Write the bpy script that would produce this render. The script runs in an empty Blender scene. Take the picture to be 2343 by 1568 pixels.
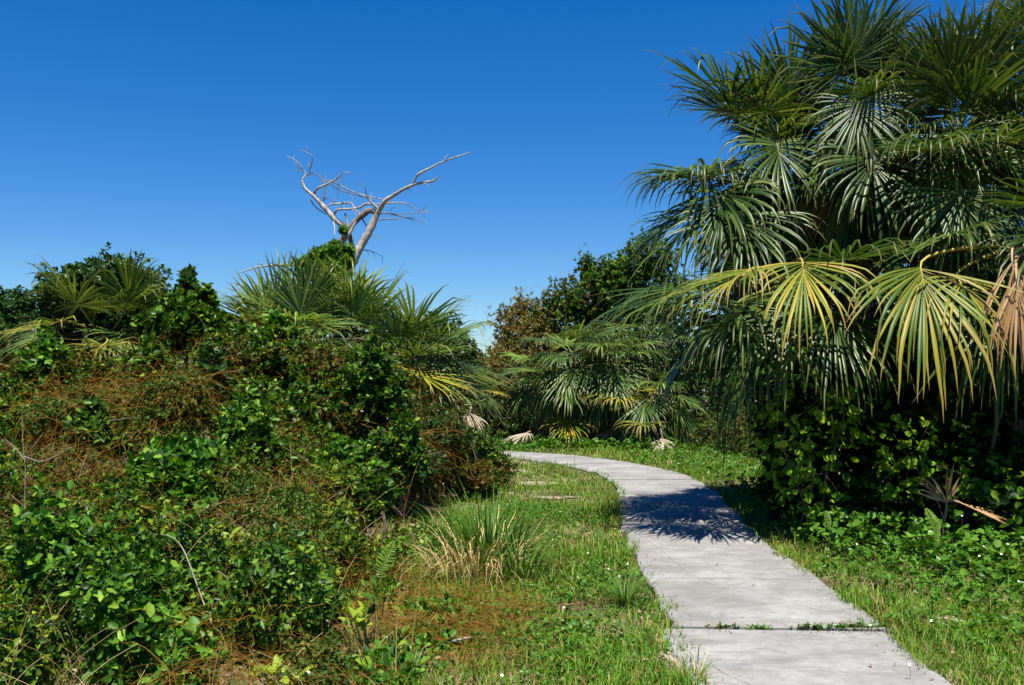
import bpy, math, numpy as np
from mathutils import Vector

# ------------------------------------------------------------------ camera, sky, sun, exposure
sc = bpy.context.scene
FPX, VW, VH, HORIZON, EYE = 2200.0, 2342.0, 1568.0, 870.0, 1.7
cam_d = bpy.data.cameras.new('camera'); cam = bpy.data.objects.new('camera', cam_d)
sc.collection.objects.link(cam); sc.camera = cam
cam.location = (0, 0, EYE); cam.rotation_euler = (math.radians(90), 0, 0)
cam_d.sensor_width = 36.0; cam_d.lens = FPX / VW * 36.0
cam_d.shift_y = (HORIZON - VH / 2) / VW
cam_d.clip_start = 0.05; cam_d.clip_end = 2000

SUN_EL, SUN_AZ = math.radians(71), math.radians(172)      # azimuth from +Y towards +X
wd = bpy.data.worlds.new('World'); sc.world = wd; wd.use_nodes = True
nt = wd.node_tree; bg = nt.nodes['Background']
sky = nt.nodes.new('ShaderNodeTexSky'); sky.sky_type = 'NISHITA'; sky.sun_disc = False
sky.sun_elevation = SUN_EL; sky.sun_rotation = SUN_AZ
sky.air_density = 1.0; sky.dust_density = 0.0; sky.ozone_density = 3.0; sky.altitude = 0
hs = nt.nodes.new('ShaderNodeHueSaturation'); hs.inputs['Saturation'].default_value = 1.45
nt.links.new(sky.outputs[0], hs.inputs['Color']); tn = nt.nodes.new('ShaderNodeMix'); tn.data_type = 'RGBA'; tn.blend_type = 'MULTIPLY'; tn.inputs['Factor'].default_value = 1.0
tn.inputs['B'].default_value = (0.77, 0.96, 1.23, 1); nt.links.new(hs.outputs[0], tn.inputs['A']); nt.links.new(tn.outputs['Result'], bg.inputs['Color'])
bg.inputs['Strength'].default_value = 0.052
sl = bpy.data.lights.new('sun', 'SUN'); sun = bpy.data.objects.new('sun', sl); sc.collection.objects.link(sun)
sl.energy = 5.0; sl.angle = math.radians(0.53); sl.color = (1.0, 0.94, 0.82)
sdir = Vector((math.sin(SUN_AZ) * math.cos(SUN_EL), math.cos(SUN_AZ) * math.cos(SUN_EL), math.sin(SUN_EL)))
sun.rotation_euler = sdir.to_track_quat('Z', 'Y').to_euler(); sun.location = sdir * 50
vs = sc.view_settings; vs.view_transform = 'Standard'; vs.look = 'None'; vs.exposure = 1.02; vs.gamma = 1.0
vs.use_curve_mapping = False
sc.cycles.use_denoising = True
sc.cycles.max_bounces = 4; sc.cycles.diffuse_bounces = 1; sc.cycles.transmission_bounces = 2
sc.cycles.glossy_bounces = 2

# ------------------------------------------------------------------ helpers
R = np.random.default_rng(11)
COL = sc.collection.objects
UP = np.array([0, 0, 1.0])

def P(x, y, d):                       # photo pixel (2342 wide) seen at depth d -> world
    return np.array([(x - VW / 2) * d / FPX, d, EYE - (y - HORIZON) * d / FPX])

def G(x, y, z=0.0):                   # photo pixel of a point on the ground
    d = (EYE - z) * FPX / (y - HORIZON)
    return np.array([(x - VW / 2) * d / FPX, d, z])

def nrm(a):
    a = np.asarray(a, float)
    return a / np.maximum(np.linalg.norm(a, axis=-1, keepdims=True), 1e-9)

def mesh(name, parts, mats, attr=None, smooth=True):
    """parts: list of (verts Nx3, faces MxK, material index)."""
    me = bpy.data.meshes.new(name)
    vs_, li, ls, lt, mi, off = [], [], [], [], [], 0
    lo = 0
    for V, F, m in parts:
        V = np.asarray(V, np.float32).reshape(-1, 3); F = np.asarray(F, np.int32)
        if len(F) == 0: continue
        k = F.shape[1]
        vs_.append(V); li.append((F + off).ravel())
        ls.append(lo + np.arange(len(F)) * k); lt.append(np.full(len(F), k)); mi.append(np.full(len(F), m))
        lo += F.size; off += len(V)
    V = np.concatenate(vs_); li = np.concatenate(li); ls = np.concatenate(ls); lt = np.concatenate(lt); mi = np.concatenate(mi)
    me.vertices.add(len(V)); me.vertices.foreach_set('co', V.ravel())
    me.loops.add(len(li)); me.loops.foreach_set('vertex_index', li.astype(np.int32))
    me.polygons.add(len(ls)); me.polygons.foreach_set('loop_start', ls.astype(np.int32))
    me.polygons.foreach_set('loop_total', lt.astype(np.int32))
    me.polygons.foreach_set('material_index', mi.astype(np.int32))
    me.polygons.foreach_set('use_smooth', np.full(len(ls), smooth))
    if attr is not None:
        a = me.attributes.new('along', 'FLOAT', 'POINT'); a.data.foreach_set('value', np.asarray(attr, np.float32))
    for m in (mats if isinstance(mats, (list, tuple)) else [mats]): me.materials.append(m)
    me.update(); me.validate()
    return me

def obj(name, me, parent=None, loc=None):
    o = bpy.data.objects.new(name, me); COL.link(o)
    if parent is not None: o.parent = parent
    if loc is not None: o.location = loc
    return o

def tag(o, label=None, cat=None, group=None, kind=None):
    if label: o['label'] = label
    if cat: o['category'] = cat
    if group: o['group'] = group
    if kind: o['kind'] = kind
    return o

def thing(name, label, cat, loc, group=None):
    o = bpy.data.objects.new(name, None); COL.link(o); o.empty_display_size = 0.2
    o.location = tuple(float(c) for c in loc)
    return tag(o, label, cat, group)

def rel(parts, loc):
    return [(np.asarray(V, float) - np.asarray(loc, float), F, m) for V, F, m in parts]

def part(name, parts, mats, root, attr=None, smooth=True):
    loc = np.array(root.location)
    if root.parent: loc = loc + np.array(root.parent.location)
    return obj(name, mesh(name, rel(parts, loc), mats, attr, smooth), root)

def tube(pts, rad, n=6):
    pts = np.asarray(pts, float); m = len(pts); rad = np.broadcast_to(np.asarray(rad, float), (m,))
    t = nrm(np.gradient(pts, axis=0))
    a = np.zeros_like(t); a0 = np.cross(t[0], [1.0, 0, 0] if abs(t[0][2]) > 0.9 else [0, 0, 1.0])
    for k in range(m):
        a0 = a0 - t[k] * np.dot(a0, t[k]); a0 = a0 / max(np.linalg.norm(a0), 1e-9); a[k] = a0
    b = np.cross(t, a)
    an = np.arange(n) * 2 * math.pi / n
    V = pts[:, None] + rad[:, None, None] * (a[:, None] * np.cos(an)[None, :, None] + b[:, None] * np.sin(an)[None, :, None])
    i = np.arange(m - 1)[:, None] * n; j = np.arange(n)[None, :]; j2 = (j + 1) % n
    F = np.stack([i + j, i + j2, i + n + j2, i + n + j], -1).reshape(-1, 4)
    return V.reshape(-1, 3), F

def tubes(polys, rads, n=3):
    """many equal-length polylines at once: polys KxMx3, rads KxM."""
    K, M, _ = polys.shape
    t = nrm(np.gradient(polys, axis=1))
    ref = np.where(np.abs(t[..., 2:3]) > 0.9, np.array([1.0, 0, 0]), np.array([0, 0, 1.0]))
    a = nrm(np.cross(t, ref)); b = np.cross(t, a); an = np.arange(n) * 2 * math.pi / n
    V = polys[:, :, None] + rads[:, :, None, None] * (a[:, :, None] * np.cos(an)[None, None, :, None] + b[:, :, None] * np.sin(an)[None, None, :, None])
    k = np.arange(K)[:, None, None] * M * n; i = np.arange(M - 1)[None, :, None] * n; j = np.arange(n)[None, None, :]; j2 = (j + 1) % n
    F = np.stack([k + i + j, k + i + j2, k + i + n + j2, k + i + n + j], -1).reshape(-1, 4)
    return V.reshape(-1, 3), F

def ribbons(polys, w, rng):
    K, Mx, _ = polys.shape; t = nrm(np.gradient(polys, axis=1)); s = nrm(np.cross(t, nrm(rng.normal(0, 1, (K, 1, 3))))) * w
    V = np.stack([polys - s, polys + s], 2).reshape(-1, 3); k = np.arange(K)[:, None] * Mx * 2; i = np.arange(Mx - 1)[None, :] * 2
    b = (k + i).ravel(); return V, np.stack([b, b + 1, b + 3, b + 2], 1)

def smoothline(pts, rad, sub=4, jit=0.0, rng=R):
    pts = np.asarray(pts, float); rad = np.asarray(rad, float)
    t = np.arange(len(pts)); tt = np.linspace(0, len(pts) - 1, (len(pts) - 1) * sub + 1)
    q = np.vstack([2 * pts[0] - pts[1], pts, 2 * pts[-1] - pts[-2]])
    out = []
    for u in tt:
        i = min(int(u), len(pts) - 2); f = u - i
        p0, p1, p2, p3 = q[i], q[i + 1], q[i + 2], q[i + 3]
        out.append(0.5 * (2 * p1 + (p2 - p0) * f + (2 * p0 - 5 * p1 + 4 * p2 - p3) * f * f + (3 * p1 - p0 - 3 * p2 + p3) * f ** 3))
    out = np.array(out); r = np.interp(tt, t, rad)
    if jit: out += rng.normal(0, 1, out.shape) * jit * r[:, None]; r = r * rng.uniform(1 - jit, 1 + jit, len(r))
    return out, r

def leafgeo(pos, d, n, L, W, shape='dia', curl=0.12, fold=0.25):
    d = nrm(d); n = nrm(n - d * np.sum(n * d, -1, keepdims=True)); s = np.cross(d, n)
    L = np.broadcast_to(L, (len(pos),))[:, None]; W = np.broadcast_to(W, (len(pos),))[:, None]
    tip = pos + d * L - n * L * curl
    i = np.arange(len(pos))[:, None]
    if shape == 'dia':
        m = pos + d * L * 0.5 + n * W * fold
        V = np.stack([pos, m + s * W, tip, m - s * W], 1).reshape(-1, 3); b = i * 4
        F = np.concatenate([b + np.array([0, 1, 2]), b + np.array([0, 2, 3])])
    else:
        m1 = pos + d * L * 0.30 + n * W * fold; m2 = pos + d * L * 0.74 + n * (W * fold - L * curl * 0.4)
        V = np.stack([pos, m1 + s * W * 0.9, m2 + s * W * 0.85, tip, m2 - s * W * 0.85, m1 - s * W * 0.9], 1).reshape(-1, 3); b = i * 6
        F = np.concatenate([b + np.array([0, 1, 2, 3]), b + np.array([0, 3, 4, 5])])
    return V, F

def sphere_dirs(n, rng):
    v = rng.normal(0, 1, (n, 3)); return nrm(v)

def wob(d, seed, f=3.0):
    r = np.random.default_rng(seed); out = 0
    for k in range(7):
        w = r.normal(0, f, 3); out = out + np.sin(d @ w + r.uniform(0, 6.28))
    return out / 4.0

def crown_tips(lumps, n, rng, shell=0.14, inner=0.22, rough=0.22, stray=0.05, floor=0.02):
    """twig tips spread over the union of ellipsoid lumps; returns tips, outward axes, lump ids"""
    lumps = np.asarray(lumps, float); area = lumps[:, 3] * lumps[:, 5] + lumps[:, 4] * lumps[:, 5] + lumps[:, 3] * lumps[:, 4]
    T, A, I = [], [], []
    need = n
    for it in range(6):
        k = rng.choice(len(lumps), int(need * 1.6) + 8, p=area / area.sum())
        d = sphere_dirs(len(k), rng)
        r = 1 - np.abs(rng.normal(0, shell, len(k)))
        inn = rng.random(len(k)) < inner; r = np.where(inn, rng.random(len(k)) ** 0.5 * 0.9, r)
        st = rng.random(len(k)) < stray; r = np.where(st & (d[:, 2] > -0.1), rng.uniform(1.02, 1.3, len(k)), r)
        w = np.zeros(len(k))
        for q in range(len(lumps)):
            mk = k == q
            if mk.any(): w[mk] = wob(d[mk], q * 17 + 3, 3.2) * 0.7 + wob(d[mk], q * 31 + 5, 8.0) * 0.6
        r = r * (1 + rough * w)
        p = lumps[k, :3] + d * r[:, None] * lumps[k, 3:6]
        keep = p[:, 2] > floor
        deep = np.zeros(len(k), bool)
        for q in range(len(lumps)):
            e = np.linalg.norm((p - lumps[q, :3]) / lumps[q, 3:6], axis=1)
            deep |= (e < 0.72) & (k != q)
        keep &= ~deep | (rng.random(len(k)) < 0.3)
        ax = nrm(d / lumps[k, 3:6])
        T.append(p[keep]); A.append(ax[keep]); I.append(k[keep])
        need = n - sum(map(len, T))
        if need <= 0: break
    return np.concatenate(T)[:n], np.concatenate(A)[:n], np.concatenate(I)[:n]

def rosettes(T, A, k, L, wr, rng, spread=(0.5, 1.35), twig=0.08, shape='dia', up=0.45, jit=0.5, curl=0.12):
    A = nrm(A * 0.7 + UP * up + rng.normal(0, 1, A.shape) * jit * 0.6)
    ref = np.where(np.abs(A[:, 2:3]) > 0.9, np.array([1.0, 0, 0]), UP)
    a = nrm(np.cross(A, ref)); b = np.cross(A, a)
    idx = np.repeat(np.arange(len(T)), k); j = np.tile(np.arange(k), len(T))
    az = j * 2.4 + np.repeat(rng.uniform(0, 6.28, len(T)), k) + rng.normal(0, 0.3, len(idx))
    ph = rng.uniform(spread[0], spread[1], len(idx))
    side = a[idx] * np.cos(az)[:, None] + b[idx] * np.sin(az)[:, None]
    d = A[idx] * np.cos(ph)[:, None] + side * np.sin(ph)[:, None]
    pos = T[idx] - A[idx] * (twig * rng.random(len(idx)))[:, None]
    n = A[idx] + rng.normal(0, 0.35, d.shape)
    LL = L * rng.uniform(0.6, 1.3, len(idx))
    return leafgeo(pos, d, n, LL, LL * wr * rng.uniform(0.8, 1.2, len(idx)), shape, curl)

# ------------------------------------------------------------------ materials
def new_mat(name):
    m = bpy.data.materials.new(name); m.use_nodes = True
    t = m.node_tree; t.nodes.clear(); out = t.nodes.new('ShaderNodeOutputMaterial')
    return m, t, out

def ramp(t, cols):
    r = t.nodes.new('ShaderNodeValToRGB'); e = r.color_ramp.elements
    while len(e) < len(cols): e.new(0.5)
    for i, c in enumerate(cols):
        pos, rgb = c if isinstance(c[1], tuple) else (i / max(1, len(cols) - 1), c)
        e[i].position = pos; e[i].color = (*rgb, 1)
    return r

def leaf_mat(name, cols, rough=0.42, trans=0.3, spec=0.45, patch=None, patch_scale=0.8, patch_at=0.55, tip=None, tint=(1.25, 1.15, 0.45)):
    """colour varies leaf by leaf; patch = a second colour that comes in drifts through the plant"""
    m, t, out = new_mat(name); L = t.links.new
    g = t.nodes.new('ShaderNodeNewGeometry'); r = ramp(t, cols); L(g.outputs['Random Per Island'], r.inputs[0]); c = r.outputs[0]
    if patch:
        tc = t.nodes.new('ShaderNodeTexCoord'); n = t.nodes.new('ShaderNodeTexNoise'); n.inputs['Scale'].default_value = patch_scale; n.inputs['Detail'].default_value = 3
        L(tc.outputs['Object'], n.inputs['Vector'])
        ad = t.nodes.new('ShaderNodeMath'); ad.operation = 'MULTIPLY_ADD'; ad.inputs[1].default_value = 0.25
        L(g.outputs['Random Per Island'], ad.inputs[0]); L(n.outputs['Fac'], ad.inputs[2])
        mr = t.nodes.new('ShaderNodeMapRange'); mr.inputs['From Min'].default_value = patch_at + 0.08; mr.inputs['From Max'].default_value = patch_at + 0.2
        L(ad.outputs[0], mr.inputs['Value'])
        mx = t.nodes.new('ShaderNodeMix'); mx.data_type = 'RGBA'; L(mr.outputs[0], mx.inputs['Factor']); L(c, mx.inputs['A']); mx.inputs['B'].default_value = (*patch, 1); c = mx.outputs['Result']
    if tip:
        oi = t.nodes.new('ShaderNodeObjectInfo'); rr_ = ramp(t, [(0.0, (0.72, 0.78, 0.80)), (0.55, (1.0, 1.0, 1.0)), (0.85, (1.15, 1.1, 0.95)), (1.0, (1.35, 1.18, 0.95))]); L(oi.outputs['Random'], rr_.inputs[0])
        mo = t.nodes.new('ShaderNodeMix'); mo.data_type = 'RGBA'; mo.blend_type = 'MULTIPLY'; mo.inputs['Factor'].default_value = 1; L(c, mo.inputs['A']); L(rr_.outputs[0], mo.inputs['B']); c = mo.outputs['Result']
        at = t.nodes.new('ShaderNodeAttribute'); at.attribute_name = 'along'
        mr = t.nodes.new('ShaderNodeMapRange'); mr.inputs['From Min'].default_value = 0.72; mr.inputs['From Max'].default_value = 1.05; L(at.outputs['Fac'], mr.inputs['Value'])
        mx = t.nodes.new('ShaderNodeMix'); mx.data_type = 'RGBA'; L(mr.outputs[0], mx.inputs['Factor']); L(c, mx.inputs['A']); mx.inputs['B'].default_value = (*tip, 1); c = mx.outputs['Result']
    p = t.nodes.new('ShaderNodeBsdfPrincipled'); L(c, p.inputs['Base Color']); p.inputs['Roughness'].default_value = rough
    p.inputs['Specular IOR Level'].default_value = spec * 0.35
    tr = t.nodes.new('ShaderNodeBsdfTranslucent')
    mu = t.nodes.new('ShaderNodeMix'); mu.data_type = 'RGBA'; mu.blend_type = 'MULTIPLY'; mu.inputs['Factor'].default_value = 1; L(c, mu.inputs['A']); mu.inputs['B'].default_value = (*tint, 1)
    L(mu.outputs['Result'], tr.inputs['Color'])
    ms = t.nodes.new('ShaderNodeMixShader'); ms.inputs[0].default_value = trans * 0.85; L(p.outputs[0], ms.inputs[1]); L(tr.outputs[0], ms.inputs[2]); L(ms.outputs[0], out.inputs[0])
    return m

def solid_mat(name, cols, scale=4.0, rough=0.85, bump=0.0, stretch=None, detail=6, spec=0.3):
    m, t, out = new_mat(name); L = t.links.new
    tc = t.nodes.new('ShaderNodeTexCoord'); n = t.nodes.new('ShaderNodeTexNoise'); n.inputs['Scale'].default_value = scale; n.inputs['Detail'].default_value = detail
    v = tc.outputs['Object']
    if stretch:
        mp = t.nodes.new('ShaderNodeMapping'); mp.inputs['Scale'].default_value = stretch; L(v, mp.inputs['Vector']); v = mp.outputs[0]
    L(v, n.inputs['Vector']); r = ramp(t, cols); L(n.outputs['Fac'], r.inputs[0])
    p = t.nodes.new('ShaderNodeBsdfPrincipled'); p.inputs['Roughness'].default_value = rough; p.inputs['Specular IOR Level'].default_value = spec
    L(r.outputs[0], p.inputs['Base Color']); L(p.outputs[0], out.inputs[0])
    if bump:
        b = t.nodes.new('ShaderNodeBump'); b.inputs['Strength'].default_value = bump; b.inputs['Distance'].default_value = 0.02
        L(n.outputs['Fac'], b.inputs['Height']); L(b.outputs[0], p.inputs['Normal'])
    return m

M = {}
M['palm'] = leaf_mat('palm_leaf', [(0.0, (0.012, 0.034, 0.007)), (0.5, (0.036, 0.080, 0.013)), (0.85, (0.095, 0.150, 0.030)), (1.0, (0.20, 0.25, 0.065))], 0.36, 0.36, 0.8, tip=(0.16, 0.15, 0.05))  # darkest segments carry painted crown shade, palest ones painted sunlight
M['palm_far'] = leaf_mat('palm_leaf_grey_green', [(0.028, 0.068, 0.016), (0.075, 0.140, 0.028), (0.20, 0.27, 0.065)], 0.36, 0.34, 0.8, tip=(0.18, 0.17, 0.06))
M['palm_young'] = leaf_mat('palm_leaf_fresh', [(0.10, 0.20, 0.03), (0.16, 0.27, 0.05), (0.22, 0.32, 0.07)], 0.36, 0.38, 0.5)
M['palm_yellow'] = leaf_mat('palm_leaf_yellowing', [(0.04, 0.09, 0.014), (0.085, 0.145, 0.018), (0.19, 0.215, 0.024), (0.30, 0.27, 0.035), (0.33, 0.24, 0.07)], 0.38, 0.36, 0.5, tip=(0.38, 0.25, 0.09))
M['palm_dead'] = leaf_mat('palm_leaf_dead', [(0.22, 0.12, 0.055), (0.38, 0.23, 0.11), (0.50, 0.36, 0.20)], 0.7, 0.15, 0.2, tint=(1.1, 0.9, 0.6))
M['palm_grey'] = leaf_mat('palm_leaf_bleached', [(0.28, 0.22, 0.16), (0.42, 0.35, 0.27), (0.55, 0.48, 0.38)], 0.75, 0.12, 0.2, tint=(1, 0.95, 0.85))
M['petiole'] = solid_mat('petiole_green', [(0.10, 0.15, 0.03), (0.20, 0.22, 0.06)], 3, 0.5)
M['petiole_y'] = solid_mat('petiole_yellow', [(0.32, 0.26, 0.05), (0.42, 0.30, 0.07)], 3, 0.5)
M['petiole_d'] = solid_mat('petiole_dry', [(0.25, 0.16, 0.08), (0.40, 0.30, 0.18)], 3, 0.8)
M['trunk'] = solid_mat('palm_trunk_bark', [(0.05, 0.038, 0.028), (0.11, 0.085, 0.06), (0.20, 0.16, 0.12)], 9, 0.9, 0.6)
M['bark'] = solid_mat('shrub_bark', [(0.04, 0.03, 0.02), (0.09, 0.07, 0.05), (0.17, 0.14, 0.11)], 14, 0.9, 0.4)
M['deadwood'] = solid_mat('bleached_deadwood', [(0.30, (0.08, 0.068, 0.055)), (0.42, (0.25, 0.225, 0.195)), (0.60, (0.38, 0.355, 0.32)), (0.8, (0.46, 0.44, 0.40))], 13, 0.9, 1.0, (1, 1, 0.22))
M['darkwood'] = solid_mat('weathered_dark_wood', [(0.07, 0.055, 0.045), (0.17, 0.14, 0.12), (0.40, 0.36, 0.32)], 6, 0.9, 0.8, (1, 1, 0.3))
M['twig'] = solid_mat('dry_twig', [(0.20, 0.15, 0.11), (0.42, 0.36, 0.30)], 8, 0.85)
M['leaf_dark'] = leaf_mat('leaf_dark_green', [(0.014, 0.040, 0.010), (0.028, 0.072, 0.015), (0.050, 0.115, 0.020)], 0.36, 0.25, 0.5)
M['leaf_mid'] = leaf_mat('leaf_mid_green', [(0.0, (0.009, 0.032, 0.004)), (0.45, (0.026, 0.078, 0.008)), (0.78, (0.075, 0.165, 0.014)), (1.0, (0.17, 0.27, 0.026))], 0.38, 0.3, 0.5)  # dark and pale ramp ends paint shaded and sunlit leaves into the colour
M['leaf_vine'] = leaf_mat('leaf_vine_cover', [(0.0, (0.008, 0.028, 0.003)), (0.42, (0.022, 0.070, 0.006)), (0.76, (0.070, 0.160, 0.012)), (1.0, (0.20, 0.29, 0.024))], 0.4, 0.3, 0.5, patch=(0.13, 0.070, 0.018), patch_scale=1.7, patch_at=0.62)  # long dark stretch of the ramp paints shade between sunlit leaf tones
M['leaf_rust'] = leaf_mat('leaf_rusty_tangle', [(0.030, 0.080, 0.010), (0.080, 0.100, 0.016), (0.19, 0.100, 0.024)], 0.6, 0.25, 0.3, patch=(0.05, 0.105, 0.015), patch_scale=1.9, patch_at=0.50)
M['leaf_bright'] = leaf_mat('leaf_bright_green', [(0.0, (0.012, 0.046, 0.005)), (0.40, (0.035, 0.115, 0.010)), (0.75, (0.085, 0.220, 0.018)), (1.0, (0.22, 0.36, 0.034))], 0.46, 0.34, 0.55)  # leaf-to-leaf contrast of sun and shade painted into the ramp
M['leaf_under'] = leaf_mat('leaf_undergrowth', [(0.0, (0.008, 0.030, 0.003)), (0.42, (0.022, 0.072, 0.006)), (0.74, (0.075, 0.175, 0.012)), (1.0, (0.25, 0.34, 0.026))], 0.4, 0.32, 0.5, patch=(0.19, 0.24, 0.022), patch_scale=2.2, patch_at=0.62)  # shaded hollows and sunlit tips worked into the random leaf colours
M['leaf_tan'] = leaf_mat('leaf_tan_vine', [(0.045, 0.095, 0.014), (0.12, 0.13, 0.03), (0.25, 0.17, 0.07)], 0.5, 0.3, 0.3, patch=(0.22, 0.15, 0.07), patch_scale=1.2, patch_at=0.6)
M['leaf_lime'] = leaf_mat('leaf_yellow_green', [(0.13, 0.22, 0.02), (0.22, 0.32, 0.03), (0.32, 0.38, 0.04)], 0.36, 0.36, 0.5)
M['leaf_yellow'] = leaf_mat('leaf_yellow', [(0.55, 0.42, 0.04), (0.70, 0.55, 0.07)], 0.4, 0.3, 0.4)
M['leaf_round'] = leaf_mat('leaf_round_dappled', [(0.0, (0.006, 0.020, 0.004)), (0.62, (0.012, 0.040, 0.006)), (0.80, (0.05, 0.15, 0.014)), (1.0, (0.20, 0.34, 0.03))], 0.38, 0.45, 0.3)  # mostly near-black as painted shade, the few brightest leaves painted as sunlit
M['grass'] = leaf_mat('grass_blade', [(0.0, (0.040, 0.135, 0.008)), (0.45, (0.085, 0.215, 0.013)), (0.75, (0.16, 0.28, 0.022)), (0.9, (0.26, 0.28, 0.05)), (1.0, (0.42, 0.34, 0.15))], 0.45, 0.32, 0.4, patch=(0.24, 0.20, 0.055), patch_scale=1.6, patch_at=0.60)
M['tall_grass'] = leaf_mat('tall_grass_blade', [(0.030, 0.085, 0.012), (0.060, 0.140, 0.018), (0.12, 0.20, 0.03)], 0.42, 0.3, 0.4)
M['straw'] = leaf_mat('dry_straw', [(0.26, 0.16, 0.05), (0.48, 0.35, 0.15), (0.70, 0.58, 0.33)], 0.55, 0.25, 0.35, tint=(1.1, 0.95, 0.6))
M['weed'] = leaf_mat('weed_leaf', [(0.038, 0.120, 0.012), (0.065, 0.175, 0.018), (0.12, 0.235, 0.028)], 0.36, 0.32, 0.5)
M['litter'] = leaf_mat('leaf_litter', [(0.07, 0.04, 0.02), (0.19, 0.10, 0.05), (0.36, 0.25, 0.15)], 0.8, 0.1, 0.2, tint=(1, 0.8, 0.6))
M['dodder'] = leaf_mat('orange_vine', [(0.13, 0.060, 0.012), (0.24, 0.110, 0.020), (0.30, 0.170, 0.030)], 0.5, 0.25, 0.3, tint=(1.2, 0.9, 0.4))
M['fern'] = leaf_mat('fern_leaf', [(0.12, 0.24, 0.02), (0.19, 0.32, 0.03)], 0.4, 0.4, 0.4)
M['petal'] = solid_mat('white_petal', [(0.78, 0.78, 0.74), (0.85, 0.85, 0.82)], 5, 0.6)
M['disc'] = solid_mat('yellow_disc', [(0.65, 0.42, 0.03), (0.75, 0.5, 0.05)], 5, 0.7)

# concrete
def concrete():
    m, t, out = new_mat('concrete'); L = t.links.new
    tc = t.nodes.new('ShaderNodeTexCoord'); pos = tc.outputs['Object']
    def noise(s, d, rough=0.6, st=None):
        n = t.nodes.new('ShaderNodeTexNoise'); n.inputs['Scale'].default_value = s; n.inputs['Detail'].default_value = d; n.inputs['Roughness'].default_value = rough
        v = pos
        if st: mp = t.nodes.new('ShaderNodeMapping'); mp.inputs['Scale'].default_value = st; L(v, mp.inputs[0]); v = mp.outputs[0]
        L(v, n.inputs['Vector']); return n.outputs['Fac']
    big = ramp(t, [(0.33, (0.18, 0.176, 0.17)), (0.5, (0.242, 0.242, 0.238)), (0.68, (0.335, 0.333, 0.325))]); L(noise(1.15, 8, 0.68), big.inputs[0])
    c = big.outputs[0]
    def mixin(fac, col, blend='MIX'):
        nonlocal c
        mx = t.nodes.new('ShaderNodeMix'); mx.data_type = 'RGBA'; mx.blend_type = blend; L(fac, mx.inputs['Factor']); L(c, mx.inputs['A']); mx.inputs['B'].default_value = (*col, 1); c = mx.outputs['Result']
    def rng_(src, a, b, lo, hi):
        r = t.nodes.new('ShaderNodeMapRange'); r.inputs[1].default_value = a; r.inputs[2].default_value = b; r.inputs[3].default_value = lo; r.inputs[4].default_value = hi; L(src, r.inputs[0]); return r.outputs[0]
    mixin(rng_(noise(2.3, 9, 0.75, (0.6, 1.6, 1)), 0.50, 0.66, 0, 0.75), (0.125, 0.123, 0.12))      # mildew
    mixin(rng_(noise(9, 6, 0.7), 0.60, 0.72, 0, 0.5), (0.44, 0.43, 0.40))                            # worn pale spots
    mixin(rng_(noise(5.5, 7, 0.8), 0.46, 0.62, 0, 0.45), (0.13, 0.128, 0.122))
    mixin(rng_(noise(60, 3, 0.6), 0.35, 0.7, 0.28, 0), (0.16, 0.155, 0.15))                           # sandy grain
    mixin(rng_(noise(22, 2, 0.5), 0.68, 0.74, 0, 0.6), (0.12, 0.10, 0.08))                            # specks
    p = t.nodes.new('ShaderNodeBsdfPrincipled'); p.inputs['Roughness'].default_value = 0.85; p.inputs['Specular IOR Level'].default_value = 0.25
    L(c, p.inputs['Base Color']); L(p.outputs[0], out.inputs[0])
    b = t.nodes.new('ShaderNodeBump'); b.inputs['Strength'].default_value = 0.35; b.inputs['Distance'].default_value = 0.01; L(noise(45, 6, 0.7), b.inputs['Height']); L(b.outputs[0], p.inputs['Normal'])
    return m
M['concrete'] = concrete()
M['scratch'] = solid_mat('scraped_concrete', [(0.30, 0.29, 0.27), (0.44, 0.43, 0.41)], 12, 0.9)
M['soil'] = solid_mat('sandy_soil', [(0.32, (0.045, 0.038, 0.022)), (0.48, (0.10, 0.082, 0.045)), (0.62, (0.20, 0.165, 0.105)), (0.75, (0.34, 0.295, 0.22))], 1.7, 0.95, 0.6, None, 10, 0.1)
M['sand'] = solid_mat('pale_sand', [(0.35, (0.12, 0.095, 0.06)), (0.5, (0.26, 0.225, 0.17)), (0.7, (0.42, 0.38, 0.31))], 9, 0.95, 0.5, None, 8, 0.1)

# ------------------------------------------------------------------ ground and path
gx = np.concatenate([np.array([-400, -120, -50, -25]), np.linspace(-14, 14, 71), np.array([25, 50, 120, 400])])
gy = np.concatenate([np.array([-300, -60, -20, -8]), np.linspace(-3, 30, 84), np.array([40, 60, 120, 260, 700])])
XX, YY = np.meshgrid(gx, gy)
ZZ = 0.02 * np.sin(XX * 1.7 + 0.6 * YY) * np.sin(YY * 1.3) - 0.012
V = np.stack([XX, YY, ZZ], -1).reshape(-1, 3); nx = len(gx)
ii, jj = np.meshgrid(np.arange(len(gy) - 1), np.arange(nx - 1), indexing='ij'); q = (ii * nx + jj).ravel()
ground = obj('ground', mesh('ground', [(V, np.stack([q, q + 1, q + nx + 1, q + nx], 1), 0)], M['soil'])); ground['kind'] = 'structure'

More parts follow.
